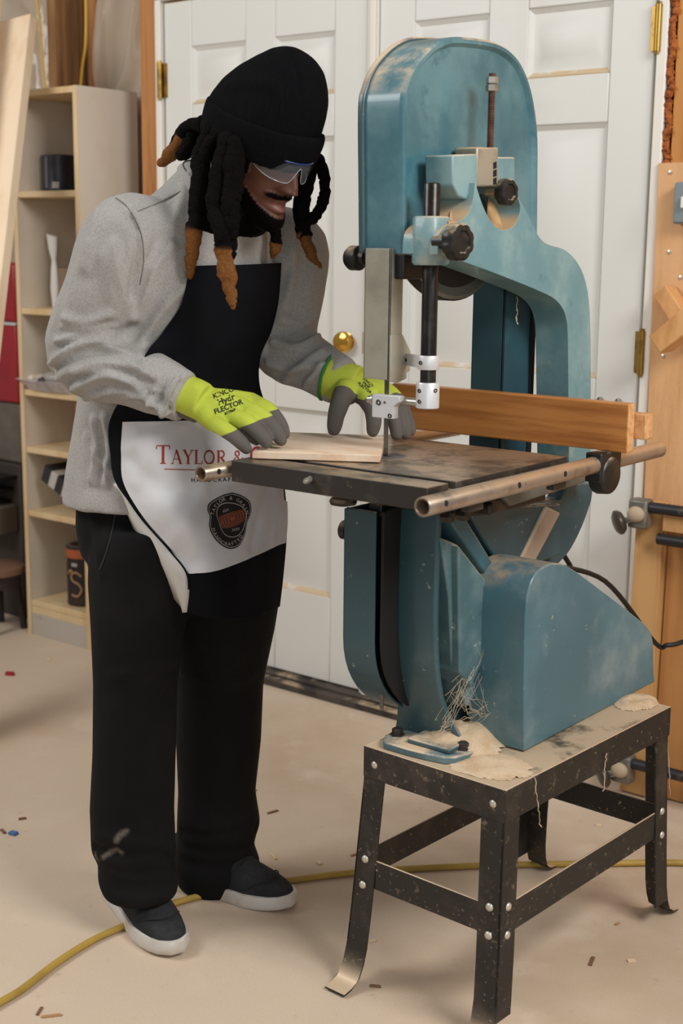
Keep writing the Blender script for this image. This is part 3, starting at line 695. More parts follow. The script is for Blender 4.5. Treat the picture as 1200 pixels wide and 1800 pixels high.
# ================================================================== the person
PB = Vector((.45, -1.25, 0))
man = thing('person', 'person in black beanie, grey shirt and apron, bent over the saw in yellow gloves', 'person', PB)
M_skin = mat('skin', '#5a3325', .5, var=(9, '#4b2a1e', .4, .7), mask=[('lips', '#70463d', .3, .9), ('beard', '#0b0807', .35, .6)], bump=(300, .05, .001))
M_shirt = mat('heather grey jersey', '#a5a29e', .95, var=[(300, '#97948f', .4, .65)], fine=(700, .12), bump=(500, .25, .001), spec=.15)
M_trou = mat('black cotton', '#100f10', .9, var=(5, '#171516', .45, .7), mask=('smear', '#6f665c', .2, 1.3), bump=(400, .3, .001), spec=.2)
M_apron = mat('black apron cloth', '#0f1014', .9, var=(6, '#13141a', .4, .7), bump=(500, .2, .0008), spec=.10)
M_white = mat('white printed cloth', '#d2d2d4', .75, var=(7, '#c6c6ca', .4, .7), spec=.25)
M_knit = mat('black knit', '#0e0e10', .95, fine=(260, .25, (1, 1, .15)), bump=(200, .6, .002, (1, 1, .12)), spec=.06)
M_hair = mat('dreadlock hair', '#0f0c0b', .85, mask=('tip', '#7d512c', .35, .75), bump=(160, 1, .006), fine=(200, .3), spec=.06)
M_glove = mat('glove', '#b6c244', .8, var=(8, '#aab63e', .45, .7), mask=('coat', '#5c5751', .46, .54), bump=(420, .35, .001), spec=.3)
M_suede = mat('charcoal suede', '#2a2b2d', .9, var=(18, '#38393b', .4, .7), bump=(300, .4, .001), spec=.2)
M_sole = mat('white rubber sole', '#cfc9c1', .6, var=(10, '#b8afa3', .45, .7))
pxm = lambda d: d/FPX            # metres per photo pixel at depth d

def damp(m, at_name):      # hair does not shine like skin
    nt = m.node_tree; at = nt.nodes.new('ShaderNodeAttribute'); at.attribute_name = at_name
    r = nt.nodes.new('ShaderNodeMapRange'); r.inputs[1].default_value = .3; r.inputs[2].default_value = .6; r.inputs[3].default_value = .45; r.inputs[4].default_value = .02
    nt.links.new(at.outputs['Fac'], r.inputs[0]); nt.links.new(r.outputs[0], nt.nodes['Principled BSDF'].inputs['Specular IOR Level'])
damp(M_skin, 'beard')
# joints
RS, RE, RW = gd(216, 422, 2.37), gd(148, 625, 2.42), gd(318, 694, 2.365)
LS, LE, LW = gd(508, 440, 2.62), gd(498, 606, 2.63), gd(598, 670, 2.545)
HC = Vector((.700, -1.25, 1.514)); PH = R(30)
HR = Matrix.Rotation(R(-2), 3, 'Z') @ Matrix.Rotation(PH, 3, 'Y')
def hl(x, y, z): return HC + HR @ Vector((x, y, z))

# ---------------- body: head, neck, trunk, arms and legs as one surface
def sstep(a, b, x): t = np.clip((x-a)/(b-a), 0, 1); return t*t*(3-2*t)
def head_mesh():
    nu, nv = 120, 90; V = []; F = []
    th = np.linspace(.02, math.pi-.02, nv+1); ph = np.linspace(0, 2*math.pi, nu, endpoint=False)
    T, Pp = np.meshgrid(th, ph, indexing='ij')
    dx = np.sin(T)*np.cos(Pp); dy = np.sin(T)*np.sin(Pp); dz = np.cos(T)
    x = np.where(dx > 0, .092, .100)*dx; y = .0755*dy; z = np.where(dz > 0, .115, .118)*dz
    dn = np.clip(-z/.118, 0, 1); fr = sstep(-.3, .5, dx)
    x = x+fr*.070*dn**1.6*np.clip(dn*1.2, 0, 1)-(1-fr)*(-.045)*dn**1.5
    y = y*(1-.34*dn**1.8)
    g = lambda yy, zz, sy, sz: np.exp(-((np.abs(y)-yy)/sy)**2-((z-zz)/sz)**2)*(dx > .05)
    x = x+.006*g(.025, .022, .03, .010)-.010*g(.032, -.002, .016, .013)+.008*g(.032, -.004, .011, .009)
    nose = np.exp(-(y/.0125)**2)*np.where(z > -.042, np.interp(z, [-.047, -.036, -.008, .015], [.036, .031, .011, .0]), .036*np.exp(-((z+.047)/.008)**2))*(dx > .05)
    x = x+nose+.015*g(.0145, -.048, .007, .009)+.005*g(.045, -.03, .02, .02)
    x = x+.010*np.exp(-(y/.024)**2-((z+.0705)/.0065)**2)*(dx > .05)+.0115*np.exp(-(y/.021)**2-((z+.086)/.0075)**2)*(dx > .05)-.006*np.exp(-(y/.022)**2-((z+.0785)/.003)**2)*(dx > .05)
    x = x+.008*np.exp(-(y/.02)**2-((z+.112)/.012)**2)*(dx > .05)
    x = x+.004*np.exp(-(y/.035)**2-((z+.062)/.01)**2)*(dx > .05)
    y = y+np.sign(dy)*.012*np.exp(-((x+.005)/.014)**2-((z+.012)/.026)**2)*(np.abs(dy) > .5)     # ears
    m = [[HC+HR @ Vector((x[i, j], y[i, j], z[i, j])) for j in range(nu)] for i in range(nv+1)]
    return m
body = MB(); body.rings(head_mesh(), True)
neck0 = Vector((.585, -1.25, 1.36))
body.loft([(neck0, (0, .085, 0), (.07, 0, 0)), (neck0+Vector((.03, 0, .04)), (0, .065, 0), (.062, 0, -.02)), (hl(-.03, 0, -.09), (0, .058, 0), (.058, 0, -.025)), (hl(-.02, 0, -.03), (0, .055, 0), (.055, 0, -.025))], 24)
body.loft([((.43, -1.25, .80), (0, .14, 0), (.10, 0, 0)), ((.435, -1.25, 1.0), (0, .13, 0), (.09, 0, 0)), ((.50, -1.245, 1.2), (0, .15, 0), (.09, 0, 0)), ((.55, -1.24, 1.34), (0, .16, 0), (.07, 0, 0)), ((.58, -1.245, 1.39), (0, .08, 0), (.06, 0, 0))], 24)
body.tube([RS, RE, RE.lerp(RW, .15), RW, RW+(RW-RE).normalized()*.004], [.052, .042, .041, .030, .029], 16)
body.tube([LS, LE, LE.lerp(LW, .15), LW, LW+(LW-LE).normalized()*.004], [.052, .042, .041, .028, .028], 16)
RK, RA = gy(238, 1210, -1.35), gy(249, 1545, -1.352); LK, LA = gy(386, 1200, -1.12), Vector((.41, -1.135, .09))
body.tube([(.43, -1.33, .86), RK, RA], [.085, .055, .038], 16); body.tube([(.43, -1.16, .86), LK, LA], [.085, .055, .038], 16)
bme = remesh(body, .0032, 2, .4)
a = co_of(bme); loc = (a-np.array(HC)) @ np.array(HR)
x, y, z = loc[:, 0], loc[:, 1], loc[:, 2]; ay = np.abs(y)
jaw = sstep(.012, .0, z+.088-.55*np.clip(ay-.03, 0, 1)-.35*np.clip(.06-x, -.2, .2)) * (z > -.2) * (x > -.02)
side = sstep(.052, .060, ay)*(x > -.01)*(x < .055)*(z < .03)
must = np.exp(-(ay/.034)**4-((z+.0615+.12*ay)/.0065)**2)*(x > .05)
mouth = np.exp(-(y/.026)**2-((z+.0785)/.0115)**4)*(x > .05)
beard = np.clip(np.maximum.reduce([jaw*(z < -.055)*(1-mouth), side, must*1.0]), 0, 1)
beard[np.linalg.norm(loc, axis=1) > .2] = 0
lips = mouth*(np.linalg.norm(loc, axis=1) < .2)
n_ = nor_of(bme); hb_ = (beard > .5)*(.005+.016*sstep(-.09, -.12, z)*(x > .0)); set_co(bme, a+n_*hb_[:, None])
attr(bme, 'beard', beard); attr(bme, 'lips', lips)
finish('body', bme, M_skin, man, 180)

# ---------------- shirt
sh = MB()
def tors(cx, cy, z, a_, b_, tilt=0): return ((cx, cy, z), (0, a_, 0), (b_, 0, -tilt*b_))
sh.loft([tors(.428, -1.25, .845, .192, .146), tors(.430, -1.25, .90, .186, .140), tors(.434, -1.25, .98, .173, .128), tors(.455, -1.25, 1.07, .176, .126), tors(.49, -1.245, 1.17, .190, .125, .3), tors(.525, -1.24, 1.26, .198, .120, .45), tors(.548, -1.24, 1.315, .190, .100, .55), tors(.567, -1.243, 1.36, .150, .085, .6), tors(.592, -1.247, 1.405, .092, .076, .6), tors(.612, -1.25, 1.432, .073, .069, .6), tors(.620, -1.25, 1.442, .066, .062, .6)], 44, 2.2)
def arm(mb, S, E, W, rs, ext=0):
    W = W+(W-E).normalized()*ext
    d1 = (S-E).normalized()
    pts = smoothpath([S+Vector((0, (-1 if S.y > -1.25 else 1)*.07, .015)), S, S.lerp(E, .45), E, E.lerp(W, .5), W], 5)
    rr = np.interp(np.linspace(0, 1, len(pts)), np.linspace(0, 1, len(rs)), rs)
    mb.tube(pts, list(rr), 28)
arm(sh, RS, RE, RW, [.062, .074, .074, .068, .057, .046], .010)
arm(sh, LS, LE, LW+Vector((.0, 0, 0)), [.066, .077, .072, .066, .053, .045], .006)
sme = remesh(sh, .0055, 12, .5)
creases(sme, [([(88, 640), (130, 612), (180, 605), (230, 625)], .010, .010), ([(95, 600), (140, 590), (200, 590)], .007, .009), ([(100, 665), (150, 640), (215, 640), (265, 660)], .009, .010),
              ([(120, 690), (170, 668), (230, 672)], .006, .010), ([(150, 700), (220, 690), (285, 720)], .006, .010), ([(262, 720), (270, 690), (285, 660)], .007, .008), ([(283, 735), (292, 700), (310, 665)], .008, .008),
              ([(240, 560), (255, 520), (270, 470), (300, 430)], .008, .012), ([(250, 600), (285, 545), (330, 500)], .007, .012), ([(228, 380), (240, 420), (240, 470), (232, 520)], -.005, .008),
              ([(195, 345), (225, 372), (240, 400)], -.003, .005), ([(240, 372), (280, 355), (318, 335)], -.002, .004), ([(300, 400), (320, 350), (330, 310)], .005, .012), ([(185, 450), (200, 520), (215, 570)], .005, .016),
              ([(150, 430), (130, 500), (115, 560)], .004, .016),
              ([(165, 740), (170, 790), (160, 845)], .009, .009), ([(183, 735), (190, 790), (183, 850)], .008, .008), ([(200, 740), (205, 800)], .006, .008), ([(150, 770), (165, 800), (200, 830)], .006, .009),
              ([(470, 640), (510, 650), (560, 640)], .007, .009), ([(480, 600), (520, 610), (560, 590)], .007, .009), ([(500, 560), (530, 570), (556, 555)], .006, .009), ([(530, 690), (545, 665), (570, 640)], .007, .008), ([(500, 670), (530, 640), (565, 615)], .005, .009),
              ([(520, 440), (510, 500), (490, 560)], .006, .012), ([(110, 560), (150, 570), (190, 555)], .006, .010), ([(200, 430), (215, 500), (232, 560)], .006, .012), ([(170, 370), (160, 420), (150, 470)], .004, .012), ([(130, 655), (190, 655), (250, 690), (290, 730)], .007, .008), ([(300, 725), (306, 700), (318, 675)], -.006, .005), ([(93, 628), (140, 602), (195, 599), (225, 612)], .0045, .005), ([(98, 655), (150, 628), (205, 626), (245, 646)], .0045, .005), ([(125, 682), (180, 662), (240, 672), (275, 690)], .0045, .005), ([(170, 715), (230, 700), (280, 712)], .004, .006), ([(100, 575), (150, 580), (205, 575)], .004, .005), ([(275, 740), (281, 700), (297, 665)], .004, .004)], gain=1.9)
a = co_of(sme); n_ = nor_of(sme)
dn = np.array([noise.noise((p[0]*16, p[1]*16, p[2]*9))*.0035+noise.noise((p[0]*40, p[1]*40, p[2]*26))*.0012 for p in a]); set_co(sme, a+n_*dn[:, None])
shirt = finish('shirt', sme, M_shirt, man, 180)
# collar band
col_c = [hl(0, 0, 0)]
m = MB(); cc = Vector((.612, -1.25, 1.428)); A = Vector((0, .078, 0)); B = Vector((.074, 0, -.040))
for dz, w_ in ((0, .0065),):
    pts = [cc+A*math.cos(t)+B*math.sin(t) for t in (k*2*math.pi/48 for k in range(48))]
    up = Vector((.3, 0, .95)); rings = []
    for i, p in enumerate(pts):
        o_ = (p-cc).normalized(); rings.append([p+o_*.004-up*.010, p+o_*.006, p+o_*.002+up*.011-o_*.004, p-o_*.006+up*.010, p-o_*.006-up*.010])
    m.rings(rings, False, True)
m.build('collar', M_shirt, shirt, 60)
# seams
sbvh = bvh_of(sme); sbvh_w = BVHTree.FromPolygons([v.co+PB for v in sme.vertices], [tuple(p.vertices) for p in sme.polygons])
def seam(pl, par, material, bvh, r=.0011, off=.0002, name='seam'):
    P = [(v.x, v.y) for v in smoothpath([(a_, b_, 0) for a_, b_ in pl], 5)]
    pts = [h[0]+h[1]*off for h in (hit(bvh, a_, b_) for a_, b_ in P) if h[0] is not None]
    if len(pts) > 2: return MB().tube(pts, r, 5).build(name, material, par, 60)
M_seam = mat('shirt seam', '#6e6b68', .95)
seam([(195, 342), (222, 362), (240, 390), (250, 420), (252, 460), (246, 500)], shirt, M_seam, sbvh_w); seam([(242, 372), (280, 356), (318, 336)], shirt, M_seam, sbvh_w)

# ---------------- trousers
tr = MB()
def leg(rows):
    secs = []
    for px, py, Y, hw in rows:
        c = gy(px, py, Y); r = hw*pxm(dep(c)); secs.append((c, (0, r*1.0, 0), (r*1.0, 0, 0)))
    tr.loft(secs, 32)
leg([(268, 920, -1.32, 98), (258, 960, -1.33, 100), (251, 1020, -1.335, 96), (243, 1100, -1.345, 83), (238, 1200, -1.35, 74), (236, 1320, -1.355, 73), (232, 1420, -1.355, 74), (235, 1490, -1.352, 74), (239, 1515, -1.35, 66), (243, 1540, -1.35, 71), (246, 1558, -1.352, 68), (247, 1572, -1.352, 63)])
leg([(380, 930, -1.15, 98), (388, 970, -1.145, 104), (392, 1030, -1.14, 103), (390, 1100, -1.13, 94), (386, 1200, -1.12, 77), (384, 1300, -1.12, 75), (381, 1390, -1.12, 68), (384, 1440, -1.12, 73), (378, 1485, -1.12, 68), (382, 1515, -1.12, 76), (380, 1545, -1.12, 70), (380, 1556, -1.12, 64)])
tr.loft([((.425, -1.245, .74), (0, .165, 0), (.110, 0, 0)), ((.425, -1.245, .80), (0, .174, 0), (.120, 0, 0)), ((.425, -1.245, .88), (0, .168, 0), (.116, 0, 0)), ((.425, -1.245, .94), (0, .150, 0), (.105, 0, 0))], 36, 2.2)
tme = remesh(tr, .0075, 8, .5)
creases(tme, [([(168, 1490), (215, 1505), (270, 1500), (305, 1510)], -.010, .010), ([(170, 1470), (220, 1480), (300, 1490)], .006, .012), ([(180, 1530), (240, 1545), (310, 1535)], .007, .010), ([(310, 1460), (370, 1470), (450, 1455)], -.008, .010), ([(315, 1500), (380, 1510), (455, 1500)], .007, .010),
              ([(180, 1560), (240, 1570), (305, 1560)], -.005, .009), ([(160, 890), (170, 960), (178, 1010)], .005, .010), ([(205, 880), (195, 940), (175, 1000)], -.005, .006), ([(310, 1160), (260, 1180), (200, 1190)], .005, .014), ([(320, 1180), (380, 1200), (440, 1190)], .005, .014), ([(200, 1250), (230, 1330), (225, 1420)], .004, .02)])
tb0 = bvh_of(tme); ta = co_of(tme); smv = np.zeros(len(ta))
for pl, wd in (([(180, 1508), (195, 1497), (206, 1493), (214, 1499)], .007), ([(204, 1478), (211, 1467), (222, 1461)], .008), ([(167, 1502), (172, 1512)], .007)):
    pts = [h[0] for h in (hit(tb0, *q) for q in pl) if h[0] is not None]
    if len(pts) > 1: smv = np.maximum(smv, np.exp(-(polydist(ta, pts)/wd)**2))
attr(tme, 'smear', smv)
trou = finish('trousers', tme, M_trou, man, 180)
tbvh = BVHTree.FromPolygons([v.co+PB for v in tme.vertices], [tuple(p.vertices) for p in tme.polygons])
seam([(207, 880), (198, 930), (188, 970), (176, 1000)], trou, mat('trouser seam', '#2a2829', .9), tbvh, .0016, .001, 'pocket_seam')
# ---------------- shoes
def shoe(heel, toe, name='shoe'):
    heel = Vector(heel); toe = Vector(toe); f = (toe-heel); L = f.length; f.normalize(); s = Vector((-f.y, f.x, 0)); up = Vector((0, 0, 1))
    W = lambda t: float(np.interp(t, [0, .04, .12, .3, .5, .7, .85, .94, 1], [.018, .030, .036, .037, .042, .048, .043, .030, .010]))
    root = MB(); rings = []
    ts = [0, .02, .06, .12, .2, .3, .4, .5, .6, .7, .8, .88, .94, .98, 1]
    Ht = lambda t: float(np.interp(t, [0, .05, .2, .4, .5, .6, .72, .85, .95, 1], [.085, .105, .11, .105, .098, .085, .070, .058, .046, .030]))
    for t in ts:
        w_ = W(t)*.96; h = Ht(t); base = heel+f*(L*(.01+.98*t)); ring = []
        for k in range(20):
            ang = math.pi*k/19; q = 2.4
            cx_, cz_ = math.cos(ang), math.sin(ang); ff = (abs(cx_)**q+abs(cz_)**q)**(-1/q)
            ring.append(base+s*(w_*cx_*ff)+up*(.026+(h-.026)*cz_*ff))
        rings.append(ring)
    u_ = root.rings(rings).build(name, M_suede, man, 60)
    so = MB(); rings = []
    outline = [(t, W(t)*1.06+.002) for t in ts]
    poly = [heel+f*(L*(-.012+1.024*t))+s*w_ for t, w_ in outline]+[heel+f*(L*(-.012+1.024*t))-s*w_ for t, w_ in reversed(outline)]
    cen = (heel+toe)/2
    for z_, sc in ((.0008, .965), (.004, .99), (.012, 1.0), (.023, .99), (.028, .965)):
        rings.append([Vector((cen.x+(p.x-cen.x)*sc, cen.y+(p.y-cen.y)*sc, z_+.006*max(0, ((p-heel).dot(f)/L-.75)/.25)*(1 if z_ < .02 else 1))) for p in poly])
    so.rings(rings).build('sole', M_sole, u_, 50)
    # laces and toe seam
    for k in range(3):
        t = .52+.055*k; b_ = heel+f*(L*t)+up*(Ht(t)+.001); MB().tube(smoothpath([b_-s*.022-up*.006, b_, b_+s*.022-up*.006], 4), .003, 8).build('lace', mat('lace', '#1a1a1c', .9), u_, 60)
    t = .80; pts = []
    for k in range(15):
        ang = math.pi*k/14; tt = .70+.16*math.sin(ang); w_ = W(tt)*.93; pts.append(heel+f*(L*tt)+s*(w_*math.cos(ang))+up*(.03+(Ht(tt)-.026)*max(.15, math.sin(ang)**.8)))
    MB().tube(smoothpath(pts, 2), .0014, 6).build('toe_seam', mat('lace', '#1a1a1c', .9), u_, 60)
hp, tp = gz(196, 1556, 0), gz(312, 1684, 0); shoe(hp, tp); shoe((.352, -1.152, 0), (.655, -1.100, 0))

# ---------------- beanie, dreadlocks, glasses
def hloft(rows, n=48, p=2.1):
    m = MB(); secs = []
    for cx_, z_, ry, rx, tl in rows: secs.append((hl(cx_, 0, z_), HR @ Vector((0, ry, 0)), HR @ Vector((rx, 0, -tl*rx))))
    return m.loft(secs, n, p)
bn = hloft([(-.006, -.008, .088, .100, -.18), (-.006, .012, .092, .105, -.18), (-.004, .037, .092, .104, -.12), (.000, .066, .086, .096, -.08), (.007, .095, .076, .083, -.03), (.013, .120, .062, .067, .02), (.017, .140, .046, .050, .03), (.019, .152, .026, .030, .03)], 56)
nme = remesh(bn, .005, 6, .5)
a = co_of(nme); n_ = nor_of(nme)
dn = np.array([noise.noise((p[0]*11, p[1]*11, p[2]*11))*.006 for p in a]); set_co(nme, a+n_*dn[:, None])
creases(nme, [([(512, 90), (522, 130), (526, 165)], -.005, .006), ([(400, 150), (440, 145), (480, 150)], .004, .012)])
bean = finish('beanie', nme, M_knit, man, 180)
m = hloft([(.0, -.021, .084, .098, -.09), (.0, -.028, .089, .103, -.09), (.0, -.026, .0935, .1065, -.10), (.0, -.006, .0965, .1095, -.12), (.0, .020, .0975, .1105, -.13), (-.001, .032, .0965, .109, -.14), (-.001, .0365, .093, .105, -.14), (-.001, .032, .088, .101, -.14)], 64)
cme = remesh(m, .0045, 3, .5); a = co_of(cme); n_ = nor_of(cme)
dn = np.array([noise.noise((p[0]*14, p[1]*14, p[2]*14+4))*.004 for p in a]); set_co(cme, a+n_*dn[:, None])
finish('folded_cuff', cme, M_knit, bean, 180)
random.seed(11)
def dread(path, r, tip0, r_end=.5, seed=0, par=None):
    pts = smoothpath([gy(a_, b_, Y) for a_, b_, Y in path], 7); n = len(pts); rg = random.Random(seed)
    rr = []
    for i in range(n):
        t = i/(n-1); rr.append(r*(1+.07*math.sin(i*.7+seed)+.07*rg.uniform(-1, 1))*(1-(1-r_end)*max(0, (t-.75)/.25)))
    pts = [p+Vector([rg.uniform(-.0015, .0015) for _ in range(3)]) for p in pts]
    m = MB().tube(pts, rr, 12, round_end=True); me = m.mesh('d')
    nr = len(me.vertices)//12; tv = []
    for i in range(nr):
        t = min(1, max(0, (i-2)/(n-1))); tv += [float(np.interp(t, [tip0-.06, tip0+.06], [0, 1]))]*12
    attr(me, 'tip', tv); return finish('dreadlock', me, M_hair, man, 180)
dread([(372, 225, -1.33), (352, 270, -1.345), (350, 310, -1.355), (346, 360, -1.365), (342, 405, -1.37), (337, 450, -1.37), (333, 488, -1.37)], .0145, .66, .35, 1)
dread([(385, 235, -1.335), (364, 262, -1.345), (356, 300, -1.35), (352, 345, -1.36), (349, 372, -1.36)], .013, 2, .5, 2)
dread([(398, 245, -1.345), (388, 290, -1.355), (380, 335, -1.36), (379, 370, -1.365), (391, 405, -1.37), (394, 440, -1.37), (399, 480, -1.37), (405, 515, -1.37), (410, 541, -1.37)], .0155, .61, .3, 3)
dread([(412, 250, -1.345), (408, 300, -1.35), (405, 350, -1.355), (402, 390, -1.36), (398, 425, -1.36)], .0150, 2, .5, 4)
dread([(418, 252, -1.335), (417, 300, -1.34), (412, 345, -1.345), (408, 385, -1.36), (406, 420, -1.362), (408, 455, -1.362)], .0125, 2, .35, 5)
dread([(360, 222, -1.29), (330, 222, -1.285), (318, 245, -1.285), (300, 270, -1.285), (282, 288, -1.28)], .0125, .45, .6, 6)
dread([(352, 225, -1.27), (338, 240, -1.28), (330, 262, -1.29), (316, 272, -1.29)], .014, 2, .6, 7)
dread([(358, 215, -1.24), (325, 228, -1.24), (305, 262, -1.235), (296, 282, -1.23)], .012, .6, .6, 8)
dread([(553, 278, -1.17), (542, 320, -1.165), (534, 360, -1.16), (533, 392, -1.16), (538, 420, -1.16), (548, 448, -1.165), (563, 469, -1.17)], .0115, .66, .28, 9)
dread([(562, 280, -1.165), (570, 315, -1.16), (569, 350, -1.155), (556, 376, -1.155), (540, 392, -1.16), (533, 412, -1.16)], .0100, 2, .5, 10)
dread([(536, 290, -1.16), (530, 335, -1.155), (526, 375, -1.155), (532, 410, -1.16), (540, 435, -1.16)], .0115, .75, .5, 12)
dread([(470, 385, -1.20), (483, 405, -1.19), (485, 430, -1.19), (478, 452, -1.19)], .0105, .62, .4, 11)
# glasses
M_lensc = bpy.data.materials.new('clear lens'); M_lensc.use_nodes = True; b = M_lensc.node_tree.nodes['Principled BSDF']
b.inputs['Base Color'].default_value = (.35, .37, .40, 1); b.inputs['Roughness'].default_value = .08; b.inputs['Alpha'].default_value = .09; b.inputs['Specular IOR Level'].default_value = .6
M_blue = mat('blue tinted frame', '#27336a', .3, spec=.7)
m = MB(); nu, nv = 40, 10; V = []; F = []
def lens_pt(u, v):
    th_ = R(-72+144*u); top = .004; bot = -.034+.030*math.exp(-((u-.5)/.055)**2)+.022*(abs(u-.5)*2)**4
    zz = top+(bot-top)*v; rr = 1+.02*math.sin(v*math.pi)
    return hl(.028+.084*math.cos(th_)*rr, .073*math.sin(th_)*rr, zz)
for j in range(nv+1):
    for i in range(nu+1): V.append(lens_pt(i/nu, j/nv))
for j in range(nv):
    for i in range(nu): a_ = j*(nu+1)+i; F.append((a_, a_+1, a_+nu+2, a_+nu+1))
gl = MB().add(V, F).build('safety_glasses', M_lensc, man, 180)
gl.modifiers.new('thick', 'SOLIDIFY').thickness = .0018
MB().tube([lens_pt(i/40, 0) for i in range(41)], .0016, 8).build('brow_bar', M_blue, gl, 60)
MB().tube([lens_pt(i/60, 1) for i in range(61)], .0008, 6).build('lens_edge', mat('lens edge', '#9ba1a4', .15, spec=.8), gl, 60)
for s in (0, 1):
    sy_ = -1 if s == 0 else 1
    MB().tube([lens_pt(s, 0), lens_pt(s, .0)+HR @ Vector((-.03, sy_*.006, 0)), hl(-.03, sy_*.080, .012)], .0022, 8).build('temple', mat('clear temple', '#7f8793', .2), gl, 60)

# ---------------- gloves
def hand(W, cuff_dir, fingers, thumb, mc_r, name, cuff_r, coatfun, voxel=.0028):
    m = MB()
    for K, P1, P2, T, r in fingers:
        m.tube([W.lerp(K, .12), W.lerp(K, .6), K], [mc_r, mc_r*1.0, r*1.25], 14, round_end=True)
        m.tube(smoothpath([K, P1, P2, T], 5), list(np.interp(np.linspace(0, 1, 16), [0, .4, .8, 1], [r*1.22, r*1.08, r, r*.86])), 14, round_end=True)
    for A_, B_ in zip(fingers[:-1], fingers[1:]):
        m.tube([W, (A_[0]+B_[0])/2], [mc_r*1.05, A_[4]*1.15], 12, round_end=True)
    B0, B1, B2, T, r = thumb
    m.tube(smoothpath([B0, B1, B2, T], 5), list(np.interp(np.linspace(0, 1, 16), [0, .35, .8, 1], [r*1.5, r*1.2, r, r*.85])), 14, round_end=True)
    m.tube([W-cuff_dir*.028, W, W+cuff_dir*.03], [cuff_r*1.05, cuff_r*.94, cuff_r*.92], 24)
    me = remesh(m, voxel, 6, .5); a = co_of(me); attr(me, 'coat', coatfun(a)); n_ = nor_of(me)
    dn = np.array([noise.noise((p[0]*45, p[1]*45, p[2]*45))*.0011 for p in a]); set_co(me, a+n_*dn[:, None])
    return me
def segpar(a, pts):
    """normalised position along a polyline and distance to it"""
    best = np.full(len(a), 1e9); par = np.zeros(len(a)); L = [0]
    for p, q in zip(pts[:-1], pts[1:]): L.append(L[-1]+(Vector(q)-Vector(p)).length)
    for i, (p, q) in enumerate(zip(pts[:-1], pts[1:])):
        p = np.array(p); q = np.array(q); e = q-p; l2 = (e*e).sum(); t = np.clip(((a-p)@e)/l2, 0, 1); d = np.linalg.norm(a-(p+t[:, None]*e), axis=1)
        k = d < best; best[k] = d[k]; par[k] = (L[i]+t[k]*math.sqrt(l2))/L[-1]
    return par, best
# right hand (palm down on the near end of the board)
fR = [(gd(372, 742, 2.345), gd(398, 757, 2.32), gd(420, 775, 2.305), gd(433, 789, 2.302), .0125),
      (gd(402, 730, 2.36), gd(434, 743, 2.33), gd(457, 762, 2.315), gd(468, 778, 2.312), .0135),
      (gd(426, 717, 2.38), gd(458, 731, 2.345), gd(482, 753, 2.33), gd(494, 773, 2.326), .0135),
      (gd(440, 705, 2.41), gd(470, 720, 2.375), gd(490, 742, 2.36), gd(499, 762, 2.358), .0130)]
tR = (gd(360, 715, 2.40), gd(400, 735, 2.42), gd(430, 755, 2.415), gd(450, 772, 2.405), .0135)
cR = (RW-RE).normalized()
nR = ((fR[3][0]-fR[0][0]).cross(RW-fR[1][0])).normalized()
if nR.z < 0: nR = -nR
def coatR(a):
    v = np.zeros(len(a))
    for K, P1, P2, T, r in fR:
        par, d = segpar(a, [K, P1, P2, T]); nd = (a-np.array(P1)) @ np.array(nR)
        v = np.maximum(v, np.where(d < r*1.9, sstep(.40, .62, par-(nd/.022)*.20), 0))
    c = np.array((fR[1][0]+RW)/2); nd = (a-c) @ np.array(nR)
    return np.maximum(v, sstep(-.010, -.018, nd))
Wp = gd(330, 698, 2.375)
rme = hand(Wp, (fR[1][0]-Wp).normalized(), fR, tR, .0195, 'glove', .040, coatR)
gR = finish('glove', rme, M_glove, man, 180); gR['label'] = 'yellow glove with grey dipped fingers flat on the near end of the board'
# left hand (thumb and fingers reaching past the blade)
fL = [(gd(638, 697, 2.495), gd(652, 716, 2.465), gd(657, 740, 2.45), gd(655, 757, 2.447), .0140),
      (gd(660, 688, 2.53), gd(682, 712, 2.50), gd(694, 742, 2.493), gd(697, 764, 2.491), .0135),
      (gd(672, 684, 2.56), gd(697, 708, 2.525), gd(710, 740, 2.51), gd(714, 763, 2.507), .0130),
      (gd(678, 683, 2.585), gd(702, 705, 2.555), gd(716, 735, 2.535), gd(722, 758, 2.525), .0115)]
tL = (gd(608, 686, 2.50), gd(597, 710, 2.475), gd(590, 735, 2.468), gd(587, 755, 2.467), .0150)
nL = Vector((-.15, .25, 1)).normalized()
def coatL(a):
    v = np.zeros(len(a))
    for i, (K, P1, P2, T, r) in enumerate(fL):
        par, d = segpar(a, [K, P1, P2, T]); v = np.maximum(v, np.where(d < r*1.9, sstep(.26, .44, par), 0))
    par, d = segpar(a, list(tL[:4])); v = np.maximum(v, np.where(d < .027, sstep(.05, .22, par), 0))
    p0_, p1_ = gd(580, 686, 2.5), gd(640, 705, 2.48); ax = (p1_-p0_).normalized(); nn = ax.cross(cd); nn = nn if nn.z > 0 else -nn
    nd = (a-np.array(p0_)) @ np.array(nn); al = (a-np.array(LW)) @ np.array((fL[1][0]-LW).normalized())
    return np.maximum(v, sstep(.004, -.004, nd)*(al > .004))
lme = hand(LW+(fL[1][0]-LW)*.05, (fL[1][0]-LW).normalized(), fL, tL, .0200, 'glove', .041, coatL)
gL = finish('glove', lme, M_glove, man, 180); gL['label'] = 'yellow glove with grey dipped thumb and fingers beside the blade'
def ring_at(c, ax, r, tr_, name, material, par):
    a_, b_, d_ = frame_of(ax); MB().tube([c+a_*(r*math.cos(t))+b_*(r*math.sin(t)) for t in (k*2*math.pi/40 for k in range(40))], tr_, 8, closed=True, cap=False).build(name, material, par, 60)
dL = (fL[1][0]-LW).normalized(); ring_at(LW-dL*.026, dL, .0425, .003, 'green_cuff_hem', mat('green hem', '#2f7a35', .8), gL)
